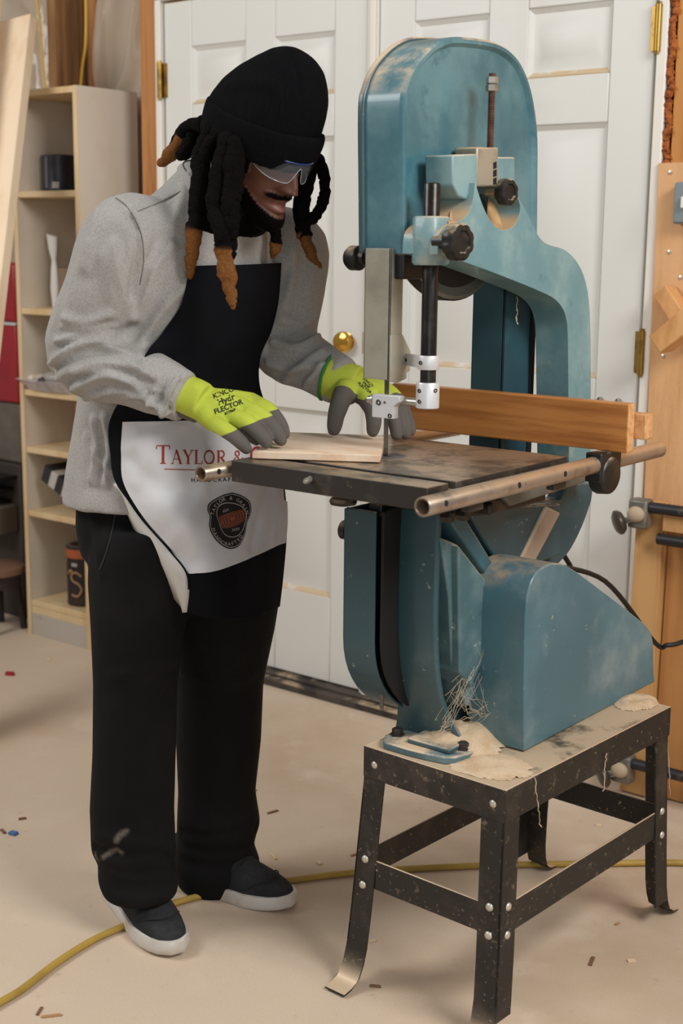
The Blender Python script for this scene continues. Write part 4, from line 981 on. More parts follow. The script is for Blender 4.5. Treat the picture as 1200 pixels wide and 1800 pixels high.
# printed lettering on the back of the gloves
rb = BVHTree.FromPolygons([v.co+PB for v in rme.vertices], [tuple(p.vertices) for p in rme.polygons]); lb = BVHTree.FromPolygons([v.co+PB for v in lme.vertices], [tuple(p.vertices) for p in lme.polygons])
M_ink = mat('black print', '#141517', .8)
def stamp(bvh, lines, cpx, ex, ey, name, par, off=.0006, ink=None):
    """lettering laid on a curved surface: ex, ey = pixel steps for one text unit along and down"""
    m = MB()
    for body_, size, dy, bold in lines:
        V, F = text_mesh(body_, size, 1.0, bold); W_ = []
        for v in V:
            q = (cpx[0]+ex[0]*v[0]+ey[0]*(dy-v[1]), cpx[1]+ex[1]*v[0]+ey[1]*(dy-v[1])); h = hit(bvh, *q)
            W_.append(None if h[0] is None else h[0]+h[1]*off)
        F2 = [f for f in F if all(W_[i] is not None for i in f)]
        m.add([w_ if w_ is not None else Vector((0, 0, 0)) for w_ in W_], F2)
    o = m.build(name, ink or M_ink, par, None, recalc=False); o['kind'] = 'stuff'; return o
stamp(rb, [('KINCO', 12, -13, .2), ('Hydr', 15, 0, .35), ('FLECTOR', 12.5, 13, .3), ('#1786P', 6.5, 22, .15)], (397, 703), (.95, -.36), (.33, .95), 'glove_print', gR)
stamp(lb, [('KINCO', 7, -6, .1), ('Hydr', 8, 0, .2), ('FLECTOR', 7, 7, .2)], (644, 677), (.75, .60), (-.5, .75), 'glove_print', gL)
# ---------------- apron
def cat1(P, t):
    n = len(P)-1; t = min(max(t, 0), 1)*n; i = min(int(t), n-1); f = t-i
    p0 = P[max(i-1, 0)]; p1 = P[i]; p2 = P[i+1]; p3 = P[min(i+2, n)]
    return .5*((2*p1)+(p2-p0)*f+(2*p0-5*p1+4*p2-p3)*f*f+(3*p1-p0-3*p2+p3)*f**3)
def onshirt(px, py, off=.010):
    h = hit(sbvh_w, px, py)
    return (h[0]+h[1]*off) if h[0] is not None else None
def rowY(*a): return [gy(*q) for q in a]
CG = []
for y, L_, R_ in ((467, 331, 494), (530, 313, 490), (580, 286, 477), (625, 262, 463)):
    row = []
    for k in range(5):
        px = L_+(R_-L_)*k/4; py = y-(5*k/4 if y == 467 else 0); q = onshirt(px, py)
        row.append(q if q is not None else gy(px, py, -1.40+.30*k/4))
    CG.append(row)
CG += [rowY((226, 680, -1.435), (300, 680, -1.37), (360, 680, -1.29), (415, 680, -1.20), (457, 680, -1.12)),
       rowY((192, 742, -1.435), (270, 742, -1.39), (350, 742, -1.30), (425, 740, -1.20), (478, 740, -1.11)),
       rowY((194, 800, -1.432), (275, 800, -1.40), (355, 800, -1.31), (435, 800, -1.20), (490, 800, -1.10)),
       rowY((204, 850, -1.428), (282, 850, -1.40), (360, 850, -1.315), (440, 850, -1.21), (499, 850, -1.10)),
       rowY((248, 908, -1.415), (315, 910, -1.39), (380, 908, -1.31), (450, 902, -1.21), (503, 895, -1.10)),
       rowY((300, 968, -1.385), (350, 970, -1.36), (402, 965, -1.30), (458, 955, -1.20), (504, 940, -1.10)),
       rowY((331, 1015, -1.37), (370, 1020, -1.345), (412, 1018, -1.29), (460, 1005, -1.20), (501, 985, -1.10)),
       rowY((328, 1076, -1.355), (368, 1086, -1.33), (410, 1090, -1.28), (456, 1084, -1.20), (492, 1066, -1.10))]
def apron_pt(u, v):
    return cat1([cat1(r, u) for r in CG], v)
nu, nv = 60, 110; V = []; F = []
for j in range(nv+1):
    for i in range(nu+1):
        p = apron_pt(i/nu, j/nv); v = j/nv; k = max(0, min(1, (v-.42)/.2))
        p = p+Vector((.8, -.6, 0))*(k*.007*(noise.noise((p.x*9, p.y*9, p.z*5))+.5*noise.noise((p.x*20, p.y*20, p.z*9))))
        V.append(p)
for j in range(nv):
    for i in range(nu): a_ = j*(nu+1)+i; F.append((a_, a_+nu+1, a_+nu+2, a_+1))
ap = MB().add(V, F); ame = ap.mesh('apron')
bm = bmesh.new(); bm.from_mesh(ame); bm.normal_update()
if sum((f.normal.dot(CAM-f.calc_center_median()) > 0) for f in bm.faces) < len(bm.faces)/2: bmesh.ops.reverse_faces(bm, faces=bm.faces)
bm.to_mesh(ame); bm.free()
creases(ame, [([(225, 790), (290, 760), (330, 745)], .004, .014), ([(222, 800), (275, 850), (330, 870)], -.004, .016), ([(300, 960), (330, 920), (350, 880), (365, 800)], .006, .016), ([(440, 960), (455, 900), (470, 860)], -.007, .014), ([(478, 950), (485, 900), (484, 850)], .005, .010), ([(340, 990), (380, 950), (390, 900)], -.004, .016), ([(240, 760), (250, 800), (240, 850)], .004, .012)])
abvh = bvh_of(ame)
apron = finish('apron', ame, M_apron, man, 180)
md = apron.modifiers.new('thick', 'SOLIDIFY'); md.thickness = .0022; md.offset = -1
apron['label'] = 'black bib apron with a large white printed panel'
# white panel, laid on the apron
def curve(pl, t): v = cat1([Vector((a_, b_, 0)) for a_, b_ in pl], t); return v.x, v.y
Lc = [(216, 741), (214, 800), (219, 850), (252, 906), (303, 966), (333, 1008)]; Rc = [(484, 738), (492, 800), (500, 850), (503, 890), (503, 925), (500, 954)]
bot = [(333, 1008), (378, 1004), (418, 990), (458, 972), (500, 954)]
V = []; F = []; nu, nv = 54, 54; ok = {}
for j in range(nv+1):
    t = j/nv; l = curve(Lc, t); r = curve(Rc, t)
    for i in range(nu+1):
        u = i/nu; bx_, by_ = curve(bot, u); lx = l[0]+(r[0]-l[0])*u; ly = l[1]+(r[1]-l[1])*u
        sag = (by_-(Lc[-1][1]+(Rc[-1][1]-Lc[-1][1])*u))*t**3
        h = hit(abvh, lx, ly+sag); q = h[0]
        if q is None:
            uu = min(u, .985); h = hit(abvh, l[0]+(r[0]-l[0])*uu-3, ly+sag); q = h[0]
        V.append(q+h[1]*.0028 if q is not None else None)
for j in range(nv):
    for i in range(nu):
        a_ = j*(nu+1)+i; f = (a_, a_+nu+1, a_+nu+2, a_+1)
        if all(V[k] is not None for k in f): F.append(f)
V = [v if v is not None else Vector((.6, -1.2, .8)) for v in V]
pme = MB().add(V, F).mesh('panel'); bm = bmesh.new(); bm.from_mesh(pme); bmesh.ops.delete(bm, geom=[v for v in bm.verts if not v.link_faces], context='VERTS'); bm.normal_update(); bm.to_mesh(pme); bm.free()
pbvh = bvh_of(pme)
panel = finish('white_panel', pme, M_white, apron, 180); panel['label'] = 'white panel printed with a name and a round badge'
# curled white reverse of the left apron edge
inn = [(205, 846), (246, 908), (300, 970), (330, 1014), (327, 1076)]; out = [(205, 856), (232, 925), (264, 990), (298, 1042), (325, 1077)]
rows = []
for k in range(25):
    t = k/24; a_ = curve(inn, t); b_ = curve(out, t); Yi = -1.425+.068*t; p = gy(a_[0]+2, a_[1], Yi+.004); q = gy(b_[0], b_[1], Yi+.020); c_ = (p+q)/2+Vector((-.004, -.006, 0))
    rows.append([p, c_, q])
V = [p for r_ in rows for p in r_]; F = [(k*3+i, k*3+i+1, k*3+i+4, k*3+i+3) for k in range(24) for i in range(2)]
fo = MB().add(V, F).build('turned_hem', mat('white lining', '#cfccc7', .8, spec=.2), apron, 180, recalc=False); fo.modifiers.new('t', 'SOLIDIFY').thickness = .002
MB().tube([gy(*curve(inn, k/24), -1.425+.068*(k/24)-.001) for k in range(21)], .0018, 6).build('binding', M_apron, apron, 60)
# ---- print on the panel: serif capitals drawn as strokes
M_red = mat('red print', '#9c3327', .75); M_badge = mat('badge black', '#131013', .75); M_grey = mat('badge grey print', '#a9a4a0', .75); M_wood = mat('badge wood print', '#8d4a35', .75)
def ribbon(pts, w0, w1=None):
    P = [Vector((a_, b_, 0)) for a_, b_ in pts]; n = len(P); V = []; w1 = w0 if w1 is None else w1
    for i, p in enumerate(P):
        d = (P[min(i+1, n-1)]-P[max(i-1, 0)]).normalized(); nn = Vector((-d.y, d.x, 0)); w_ = (w0+(w1-w0)*i/(n-1))/2
        V += [p+nn*w_, p-nn*w_]
    return [(v.x, v.y) for v in V], [(2*i, 2*i+1, 2*i+3, 2*i+2) for i in range(n-1)]
def arc(cx_, cy_, rx, ry, a0, a1, n=16): return [(cx_+rx*math.cos(R(a0+(a1-a0)*k/n)), cy_+ry*math.sin(R(a0+(a1-a0)*k/n))) for k in range(n+1)]
K, TH = .17, .06
GLY = {'T': (.92, [([(.46, 0), (.46, 1)], K), ([(.04, .97), (.88, .97)], TH), ([(.05, .97), (.03, .78)], TH), ([(.87, .97), (.89, .78)], TH), ([(.28, .02), (.64, .02)], .05)]),
       'A': (.92, [([(.10, 0), (.46, 1)], TH), ([(.44, 1), (.82, 0)], K), ([(.2, .34), (.70, .34)], TH), ([(-.02, .02), (.24, .02)], .05), ([(.66, .02), (.98, .02)], .05)]),
       'Y': (.86, [([(.1, 1), (.44, .48)], K), ([(.80, 1), (.46, .48)], TH), ([(.45, 0), (.45, .5)], K), ([(-.04, .98), (.26, .98)], .05), ([(.64, .98), (.92, .98)], .05), ([(.28, .02), (.62, .02)], .05)]),
       'L': (.74, [([(.2, 0), (.2, 1)], K), ([(.05, .03), (.70, .03)], TH), ([(.69, .03), (.73, .26)], TH), ([(.05, .98), (.36, .98)], .05)]),
       'O': (1.0, [(arc(.48, .5, .40, .46, 60, 300, 18), .12), (arc(.48, .5, .40, .46, -62, 62, 12), .12)]),
       'R': (.9, [([(.2, 0), (.2, 1)], K), ([(.05, .97), (.45, .97)], TH), (arc(.42, .74, .26, .235, 90, -90, 12), .11), ([(.2, .50), (.44, .50)], TH), ([(.42, .50), (.84, .0)], .15), ([(.05, .02), (.36, .02)], .05), ([(.72, .02), (.94, .02)], .05)]),
       '&': (.95, [(arc(.36, .80, .17, .17, -60, 250, 14)+[(.34, .62), (.80, .02)], .11), (arc(.36, .26, .28, .27, 110, 330, 14)+[(.74, .42), (.84, .52)], .09), ([(.30, .63), (.45, .52)], .07)]),
       'G': (.95, [(arc(.48, .5, .40, .46, 50, 320, 18), .13), ([(.80, .08), (.80, .42)], .15), ([(.62, .42), (.94, .42)], .05)]), ' ': (.42, [])}
def lay(shapes, fx, bvh, name, material, par, off):
    """shapes: [(verts2d, faces)], fx maps a 2D point to a photo pixel; every shape is laid on the cloth"""
    m = MB()
    for V2, F2 in shapes:
        W_ = []
        for v in V2:
            h = hit(bvh, *fx(v)); W_.append(None if h[0] is None else h[0]+(h[1] if h[1].dot(CAM-h[0]) > 0 else -h[1])*off)
        m.add([w_ if w_ is not None else Vector((.6, -1.2, .8)) for w_ in W_], [f for f in F2 if all(W_[i] is not None for i in f)])
    me = m.mesh(name); bm = bmesh.new(); bm.from_mesh(me); bmesh.ops.delete(bm, geom=[v for v in bm.verts if not v.link_faces], context='VERTS'); bm.to_mesh(me); bm.free()
    o = finish(name, me, material, par, None); o['kind'] = 'stuff'; return o
def dense(pts, n=10): 
    out = []
    for p, q in zip(pts[:-1], pts[1:]):
        for k in range(n): out.append((p[0]+(q[0]-p[0])*k/n, p[1]+(q[1]-p[1])*k/n))
    return out+[pts[-1]]
shapes = []; x0 = 0
for ch, sc in (('T', 1.18), ('A', .9), ('Y', .9), ('L', .9), ('O', .9), ('R', .9), (' ', .8), ('&', .9), (' ', .7), ('G', 1.18)):
    wd, st = GLY[ch]
    for pts, w_ in st:
        V2, F2 = ribbon(dense(pts, 3) if len(pts) < 5 else pts, w_); shapes.append(([(x0+a_*sc*.95, b_*sc) for a_, b_ in V2], F2))
    x0 += wd*sc*.95+.07
wx = 148/x0*1.08
lay(shapes, lambda v: (274+v[0]*wx*1.2, 815-v[1]*27.5+v[0]*.35), pbvh, 'printed_name', M_red, panel, .0009)
lay([ribbon(dense([(289, 824.5), (350, 826.5), (410, 823)], 14), 1.6, 1.2)], lambda v: v, pbvh, 'printed_rule', M_red, panel, .0009)
V2, F2 = text_mesh('HANDCRAFTED WOODWORK', 10.5, 1.35, .12); xs_ = min(v[0] for v in V2)
lay([([(v[0]-xs_, v[1]) for v in V2], F2)], lambda v: (336+v[0], 844.5-v[1]-v[0]*.02), pbvh, 'printed_line', M_badge, panel, .0009)
# badge
out_b = [(407, 866), (424, 871), (437, 880), (441, 893), (439, 906), (434, 918), (431, 935), (424, 953), (416, 962), (404, 965), (392, 961), (380, 951), (371, 938), (367, 924), (368, 908), (364, 897), (366, 886), (378, 877), (392, 870)]
bc = (403, 915)
def blob(outline, sub=4, rings_=6, s0=0.0, s1=1.0):
    o_ = sm2(outline+[outline[0]], sub)[:-1]; n = len(o_); V2 = []; F2 = []
    for k in range(rings_+1):
        s_ = s0+(s1-s0)*k/rings_; s_ = max(s_, .01); V2 += [(bc[0]+(a_-bc[0])*s_, bc[1]+(b_-bc[1])*s_) for a_, b_ in o_]
    for k in range(rings_):
        for i in range(n): F2.append((k*n+i, k*n+(i+1) % n, (k+1)*n+(i+1) % n, (k+1)*n+i))
    return V2, F2
idf = lambda v: v
badge = lay([blob(out_b)], idf, pbvh, 'badge', M_badge, panel, .0009)
bb = pbvh
lay([blob(out_b, 4, 1, .93, .955)], idf, bb, 'badge_ring', M_grey, panel, .0014)
inner = [(400, 884), (416, 887), (428, 895), (432, 907), (429, 920), (425, 932), (417, 941), (406, 944), (395, 940), (388, 930), (384, 918), (380, 905), (382, 893), (390, 886)]
lay([blob(inner, 4, 1, .985, 1.03)], idf, bb, 'badge_ring', M_grey, panel, .0014)
wood_o = [(383, 909), (398, 903), (415, 898), (429, 896), (432, 906), (428, 914), (418, 922), (405, 927), (390, 928), (386, 918)]
bc = (408, 912); lay([blob(wood_o, 3, 4)], idf, bb, 'badge_log', M_wood, panel, .0014)
for k in range(4):
    s_ = .25+.2*k; lay([blob([(a_*1, b_) for a_, b_ in wood_o], 3, 1, s_, s_+.06)], idf, bb, 'badge_grain', M_badge, panel, .0018)
bc = (403, 915)
def arc_text(txt, size, cx_, cy_, rx, ry, a_mid, step, flip, name):
    sh = []
    n = len(txt)
    for i, ch in enumerate(txt):
        if ch == ' ': continue
        V2, F2 = text_mesh(ch, size, 1, .08); an = R(a_mid+(i-(n-1)/2)*step); px_, py_ = cx_+rx*math.cos(an), cy_+ry*math.sin(an)
        tn = Vector((-rx*math.sin(an), ry*math.cos(an), 0)).normalized()*(1 if not flip else -1); upv = Vector((tn.y, -tn.x, 0))
        sh.append(([(px_+tn.x*v[0]+upv.x*v[1], py_+tn.y*v[0]+upv.y*v[1]) for v in V2], F2))
    lay(sh, idf, bb, name, M_grey, panel, .0016)
arc_text('TAYLOR & GRAIN', 8.5, 403, 911, 31, 35, -92, 11.5, False, 'badge_lettering')
arc_text('HANDCRAFTED', 8, 401, 915, 29, 42, 100, -11.5, True, 'badge_lettering')
for t_, c_ in (('EST.', (397, 897.5)), ('2025', (413, 931))):
    V2, F2 = text_mesh(t_, 6.5, 1.1, .06); lay([(V2, F2)], lambda v, c_=c_: (c_[0]+v[0]*.98+v[1]*.1, c_[1]-v[1]-v[0]*.22), bb, 'badge_lettering', M_grey, panel, .0016)
# ================================================================== things behind and around
M_pine = mat('bookcase pine', '#d9bf96', .65, streak=((3, 3, .6), 3, '#c9a878', .42, .7))
M_bpanel = mat('bookcase side panel', '#d6cab9', .6, var=(2.5, '#cdbfab', .4, .7))
M_bback = mat('bookcase back', '#b7ab9c', .7, var=(3, '#a89b8b', .4, .7))
BX0, BX1, BY0, BY1, BZ = -1.352, -1.028, -.165, .085, 1.800
bk = thing('bookcase', 'narrow pale pine bookcase with open shelves beside the white doors', 'bookcase', ((BX0+BX1)/2, -.04, 0))
MB().box((BX1-.018, BY0, 0), (BX1, BY1, BZ)).build('side_panel', M_bpanel, bk, 30, .002)
MB().box((BX0, BY0, 0), (BX0+.018, BY1, BZ)).build('side_panel', M_bpanel, bk, 30, .002)
MB().box((BX1-.020, BY0-.002, 0.0), (BX1-.0, BY0, BZ)).build('face_edge', M_pine, bk, 30)
MB().box((BX0, BY0-.002, 0.0), (BX0+.019, BY0, BZ)).build('face_edge', M_pine, bk, 30)
MB().box((BX0+.018, BY1-.008, .06), (BX1-.018, BY1, BZ)).build('back_panel', M_bback, bk, 30)
SHZ = [1.487, 1.113, .845, .652, .435, .122]
MB().box((BX0+.018, BY0, BZ-.02), (BX1-.018, BY1-.008, BZ)).build('shelf', M_pine, bk, 30, .002)
for z in SHZ: MB().box((BX0+.018, BY0+.002, z-.02), (BX1-.018, BY1-.008, z)).build('shelf', M_pine, bk, 30, .002)
MB().box((BX0+.018, BY0+.004, .075), (BX1-.018, BY0+.02, .102)).build('rail', M_pine, bk, 30, .001)
MB().box((BX0+.018, BY0+.003, 0), (BX1-.018, BY0+.018, .075)).build('kick_board', mat('scuffed grey kick board', '#b5aca0', .8, var=(12, '#857a6e', .62, .75)), bk, 30, .001)
# paint can
def can(name, px, zb, Y, r, h, m1, lab, cat, extra=None):
    c = gy(px, 300, Y); c = Vector((c.x, Y, zb+.0005)); t = thing(name, lab, cat, c)
    MB().lathe(c, (0, 0, 1), [(r*.97, 0), (r, .003), (r, .01), (r*.985, .014), (r*.985, h-.014), (r, h-.010), (r, h-.002), (r*.96, h)], 36).build('can_body', m1, t, 40)
    MB().lathe(c+Vector((0, 0, h-.004)), (0, 0, 1), [(r*.9, 0), (r*.93, .005), (r*.86, .006), (r*.8, .002), (.002, .002)], 36).build('lid', M_zinc, t, 40)
    return t, c
t, c = can('paint_can', 103, SHZ[0], -.03, .056, .118, mat('dark paint can', '#34343a', .35, .3, var=(12, '#23232a', .4, .7)), 'dark paint can on the top shelf of the pine bookcase', 'paint can')
dcan = Vector((.62, -.78, 0)); rg2 = Matrix.Rotation(R(20), 3, 'Z')
def can_label(t, c, r, a0, a1, z0, z1, material, name='label'):
    rings = []
    for k in range(13):
        a_ = R(a0+(a1-a0)*k/12); d = Vector((math.cos(a_), math.sin(a_), 0)); rings.append([c+d*(r+.0006)+Vector((0, 0, z0)), c+d*(r+.0006)+Vector((0, 0, z1))])
    V = [p for q in rings for p in q]; MB().add(V, [(2*k, 2*k+2, 2*k+3, 2*k+1) for k in range(12)]).build(name, material, t, 60, recalc=False)
can_label(t, c, .056, -62, -40, .012, .032, mat('can sticker', '#a9a6a2', .6)); can_label(t, c, .056, -92, -78, .012, .112, mat('painted can highlight', '#5b5b64', .3), 'band')  # sticker, then a lighter upright strip: highlight painted onto the can side
t, c = can('coffee_can', 128, SHZ[5], -.075, .056, .205, mat('black printed tin', '#221d1b', .45, .1, var=(9, '#3a2a20', .45, .7)), 'black printed tin with a brown scroll on the lowest bookcase shelf', 'tin')
can_label(t, c, .056, -130, 30, .165, .195, mat('orange band', '#a4552f', .6), 'band')
m = MB()
def on_can(a_, z): a_ = R(a_); return c+Vector((math.cos(a_), math.sin(a_), 0))*.0575+Vector((0, 0, z))
for k, pl in enumerate([[(-48, .105), (-66, .118), (-84, .108), (-78, .088), (-58, .078), (-48, .058), (-62, .036), (-84, .040)], [(-96, .112), (-90, .124), (-80, .118)]]):
    MB().tube(smoothpath([on_can(*q) for q in pl], 5), .004, 8).build('scroll', mat('scroll print', '#a07a58', .7), t, 60)
can_label(t, c, .0565, -84, -62, .138, .150, mat('pale print', '#a49c96', .6), 'print')
# white brush shape on the second shelf
c = gy(96, 470, -.06); c = Vector((c.x, -.06, SHZ[1]+.0005)); t = thing('wall_brush', 'white paint brush standing bristles up on the second bookcase shelf', 'brush', c)
MB().loft([(c, (.012, 0, 0), (0, .010, 0)), (c+Vector((0, 0, .06)), (.020, 0, 0), (0, .012, 0)), (c+Vector((0, 0, .12)), (.016, 0, 0), (0, .010, 0)), (c+Vector((0, 0, .155)), (.009, 0, 0), (0, .008, 0))], 20).build('handle', mat('white plastic', '#dcd8d2', .5), t, 60)
MB().loft([(c+Vector((0, 0, .15)), (.009, 0, 0), (0, .008, 0)), (c+Vector((-.004, 0, .19)), (.020, 0, 0), (0, .011, 0)), (c+Vector((-.008, 0, .235)), (.026, 0, -.006), (0, .012, 0))], 20).build('bristles', mat('white bristles', '#d2cec8', .8), t, 60)
bxo = MB().box((c.x+.03, -.07, SHZ[1]+.0005), (c.x+.12, .0, SHZ[1]+.13)).build('cardboard_box', mat('brown card', '#8a7460', .8), None, 30, .002); tag(bxo, 'small brown box behind the white brush on the bookcase', 'box')
# tray of odds and ends
z = SHZ[2]; c = gy(85, 680, -.13)
t = thing('parts_tray', 'clear plastic tray of odds and ends overhanging the middle bookcase shelf', 'tray', (c.x, -.12, z))
p0 = gy(22, 672, -.17); p1 = gy(128, 690, -.15)
MB().loft([((-1.20, -.10, z+.0005), (.135, 0, 0), (0, .07, 0)), ((-1.20, -.10, z+.004), (.14, 0, 0), (0, .075, 0)), ((-1.22, -.105, z+.030), (.155, 0, 0), (0, .085, 0)), ((-1.225, -.105, z+.034), (.162, 0, 0), (0, .09, 0))], 32, 3.5).build('tray', mat('cloudy plastic', '#c9c2c6', .3, var=(20, '#a59c9c', .45, .7)), t, 50)
for k, (dx, dy, dz, rx, ry, rz, col) in enumerate([(-.07, -.02, .045, .05, .03, .014, '#b9ab98'), (.0, -.03, .050, .045, .035, .022, '#9a928a'), (.06, -.02, .046, .05, .04, .018, '#a79a8c'), (-.02, -.06, .043, .02, .014, .010, '#2a2830'), (-.11, -.02, .043, .03, .03, .010, '#d8cdbc')]):
    MB().ell((-1.215+dx, -.10+dy, z+dz-.006), (rx, ry, rz), 18, 10, Matrix.Rotation(.3*k, 3, 'Z')).build('contents', mat('odds %d' % k, col, .4), t, 60)
ob = MB().box((-1.098, -.15, SHZ[3]+.0005), (-1.052, -.06, SHZ[3]+.165)).build('wood_offcut', mat('orange offcut', '#b06a34', .6, streak=((8, 8, 1), 3, '#8f5226', .4, .7)), None, 30, .002); tag(ob, 'upright orange-brown wood offcut at the right of a bookcase shelf', 'offcut')
# striped cartons lying tilted
rt = Matrix.Rotation(R(24), 3, 'Y')
z0 = SHZ[4]
t = thing('striped_carton', 'tilted carton with black and white stripes on the fifth bookcase shelf', 'carton', (-1.19, -.1, z0))
m = MB(); ctr = Vector((-1.165, -.09, z0+.083))
MB().box(ctr-Vector((.125, .05, .028)), ctr+Vector((.115, .05, .028)), rt).build('carton', mat('grey white carton', '#b9b2aa', .7), t, 30, .002)
for xo in (-.105, -.035):
    MB().box(ctr+Vector((xo-.018, -.0508, -.0285)), ctr+Vector((xo+.018, .0508, .0288)), rt, ctr).build('black_stripe', mat('carton black', '#26242a', .6), t, 30)
# leaning boards
M_board = mat('pale spruce board', '#ead3b6', .65, streak=((5, 5, .4), 2.4, '#dcbd97', .42, .72), var=(14, '#c79d74', .74, .82))
M_bedge = mat('spruce edge', '#cfa574', .65)
def lean(top, bot, wdt, thk, lab, name='leaning_board'):
    top, bot = Vector(top), Vector(bot); d = (top-bot).normalized(); nrm = Vector((.30, -.95, 0)); nrm = (nrm-d*nrm.dot(d)).normalized(); s_ = d.cross(nrm).normalized()
    if s_.x < 0: s_ = -s_
    vs = [p+s_*(i*wdt)+nrm*(j*thk) for p in (bot, top) for i, j in ((-1, 0), (0, 0), (0, 1), (-1, 1))]
    o = MB().add(vs, [(0, 3, 2, 1), (4, 5, 6, 7), (0, 1, 5, 4), (1, 2, 6, 5), (2, 3, 7, 6), (3, 0, 4, 7)]).build(name, M_board, None, 30, .003); tag(o, lab, 'board'); return o
lean(gy(66, 36, -.16), gz(-75, 1320, .012), .125, .038, 'wide pale spruce board leaning at the left, its top in front of the studs')
lean(gy(8, -40, -.20), gz(-120, 1330, .012), .085, .038, 'pale spruce board leaning at the left edge, rising past the top of the frame')
# red jerrican between boards and bookcase
c = gy(25, 700, .0); zr0, zr1 = gy(25, 705, -.02).z, gy(25, 462, -.02).z
xr = gy(48, 600, -.02).x; xl = gy(-25, 600, -.02).x
t = thing('red_toolbox', 'tall red tool chest between the leaning boards and the bookcase', 'tool chest', ((xl+xr)/2, 0, 0))
M_redp = mat('red paint', '#a3212a', .35, var=(4, '#8a1a22', .4, .7))
zs_ = gy(25, 568, -.02).z
MB().box((xl, -.06, zr0), (xr-.01, .04, zs_-.004)).build('lower_box', M_redp, t, 30, .008); MB().box((xl+.004, -.056, zs_+.004), (xr-.012, .04, zr1)).build('upper_box', M_redp, t, 30, .012)
MB().box((xl-.002, -.063, zs_-.005), (xr-.008, .04, zs_+.005)).build('trim_strip', M_alu, t, 30, .002)
# stand of the chest and clutter beneath
MB().box((xl, -.05, zr0-.215), (xr-.012, .04, zr0-.001)).build('grey_bin', mat('dim grey bin', '#6d665d', .6, var=(4, '#575047', .4, .7)), t, 30, .01)
MB().box((xl-.03, -.06, 0.0), (xr-.012, .04, zr0-.216)).build('cabinet_base', mat('dark cabinet', '#3b322c', .7), t, 30, .006)
for k in range(3):
    zz = gy(20, 845+22*k, -.12).z; o = MB().box((xl-.05+.02*k, -.16, zz-.007), (xr-.03-.02*k, -.061, zz+.006)).build('black_folder', mat('black folder', '#1c1b1d', .4, var=(9, '#55514e', .62, .7)), None, 30, .002); tag(o, ('black folder at the top of the pile left of the bookcase', 'black folder in the middle of the pile left of the bookcase', 'black folder at the bottom of the pile left of the bookcase')[k], 'folder')
    zz_last = zz
o = MB().box((xl-.04, -.15, zz_last-.11), (xr-.03, -.061, zz_last-.008)).build('storage_crate', mat('brown crate', '#5d5044', .7), None, 30, .006); tag(o, 'dim brown crate under the black folders left of the bookcase', 'crate')
sc_ = gy(-8, 992, -.2); t = thing('round_stool', 'low round wooden stool in the shade left of the bookcase', 'stool', (sc_.x, -.2, 0))
MB().lathe((sc_.x, -.2, sc_.z-.03), (0, 0, 1), [(.09, 0), (.10, .004), (.10, .024), (.092, .03), (.002, .03)], 36).build('seat', mat('stool wood', '#7b5a45', .6), t, 40)
MB().lathe((sc_.x, -.2, sc_.z-.075), (0, 0, 1), [(.085, 0), (.085, .044)], 28).build('seat_ring', mat('stool dark', '#2d2320', .7), t, 40)
for k in range(4):
    a_ = R(45+90*k); d = Vector((math.cos(a_), math.sin(a_), 0)); MB().cyl(Vector((sc_.x, -.2, .0))+d*.09, Vector((sc_.x, -.2, sc_.z-.06))+d*.07, .012, 12).build('leg', mat('stool dark', '#2d2320'), t, 40)
# ---- right side: switch, hung wood, clamped boards
c = gy(1200, 357, -.03); t = thing('switch_box', 'grey metal light switch box on the plywood', 'light switch', (c.x, -.02, c.z))
x0 = gy(1184, 357, -.05).x; z0, z1 = gy(1186, 394, -.05).z, gy(1186, 320, -.05).z
MB().box((x0, -.055, z0), (x0+.07, -.0205, z1)).build('box', mat('grey box paint', '#8d9497', .45, .2), t, 30, .006); MB().box((x0+.004, -.058, z0+.004), (x0+.066, -.0552, z1-.004)).build('cover_plate', mat('grey cover', '#7f878b', .4, .3), t, 30, .002)
MB().box((x0+.026, -.072, (z0+z1)/2-.012), (x0+.040, -.0582, (z0+z1)/2+.014)).build('toggle', mat('white toggle', '#e6e3da', .4), t, 30, .002)
def bar_px(a, b, Y, w_, h_, lab, name, material, cat='block', Y2=None):
    o = MB().bar(gy(*a, Y), gy(*b, Y2 if Y2 is not None else Y), w_, h_, (0, 1, 0)).build(name, material, None, 30, .003); return tag(o, lab, cat)
M_lt = mat('light offcut wood', '#d6a269', .6, streak=((6, 6, 2), 3, '#bf8850', .4, .7))
bar_px((1166, 510), (1225, 600), -.048, .040, .05, 'slim wooden bar slanting down on the plywood below the switch', 'hung_wood_bar', M_lt)
bar_px((1160, 605), (1235, 545), -.110, .050, .065, 'chunky wooden bar hung crosswise over the slim one on the plywood', 'hung_wood_bar', M_lt)
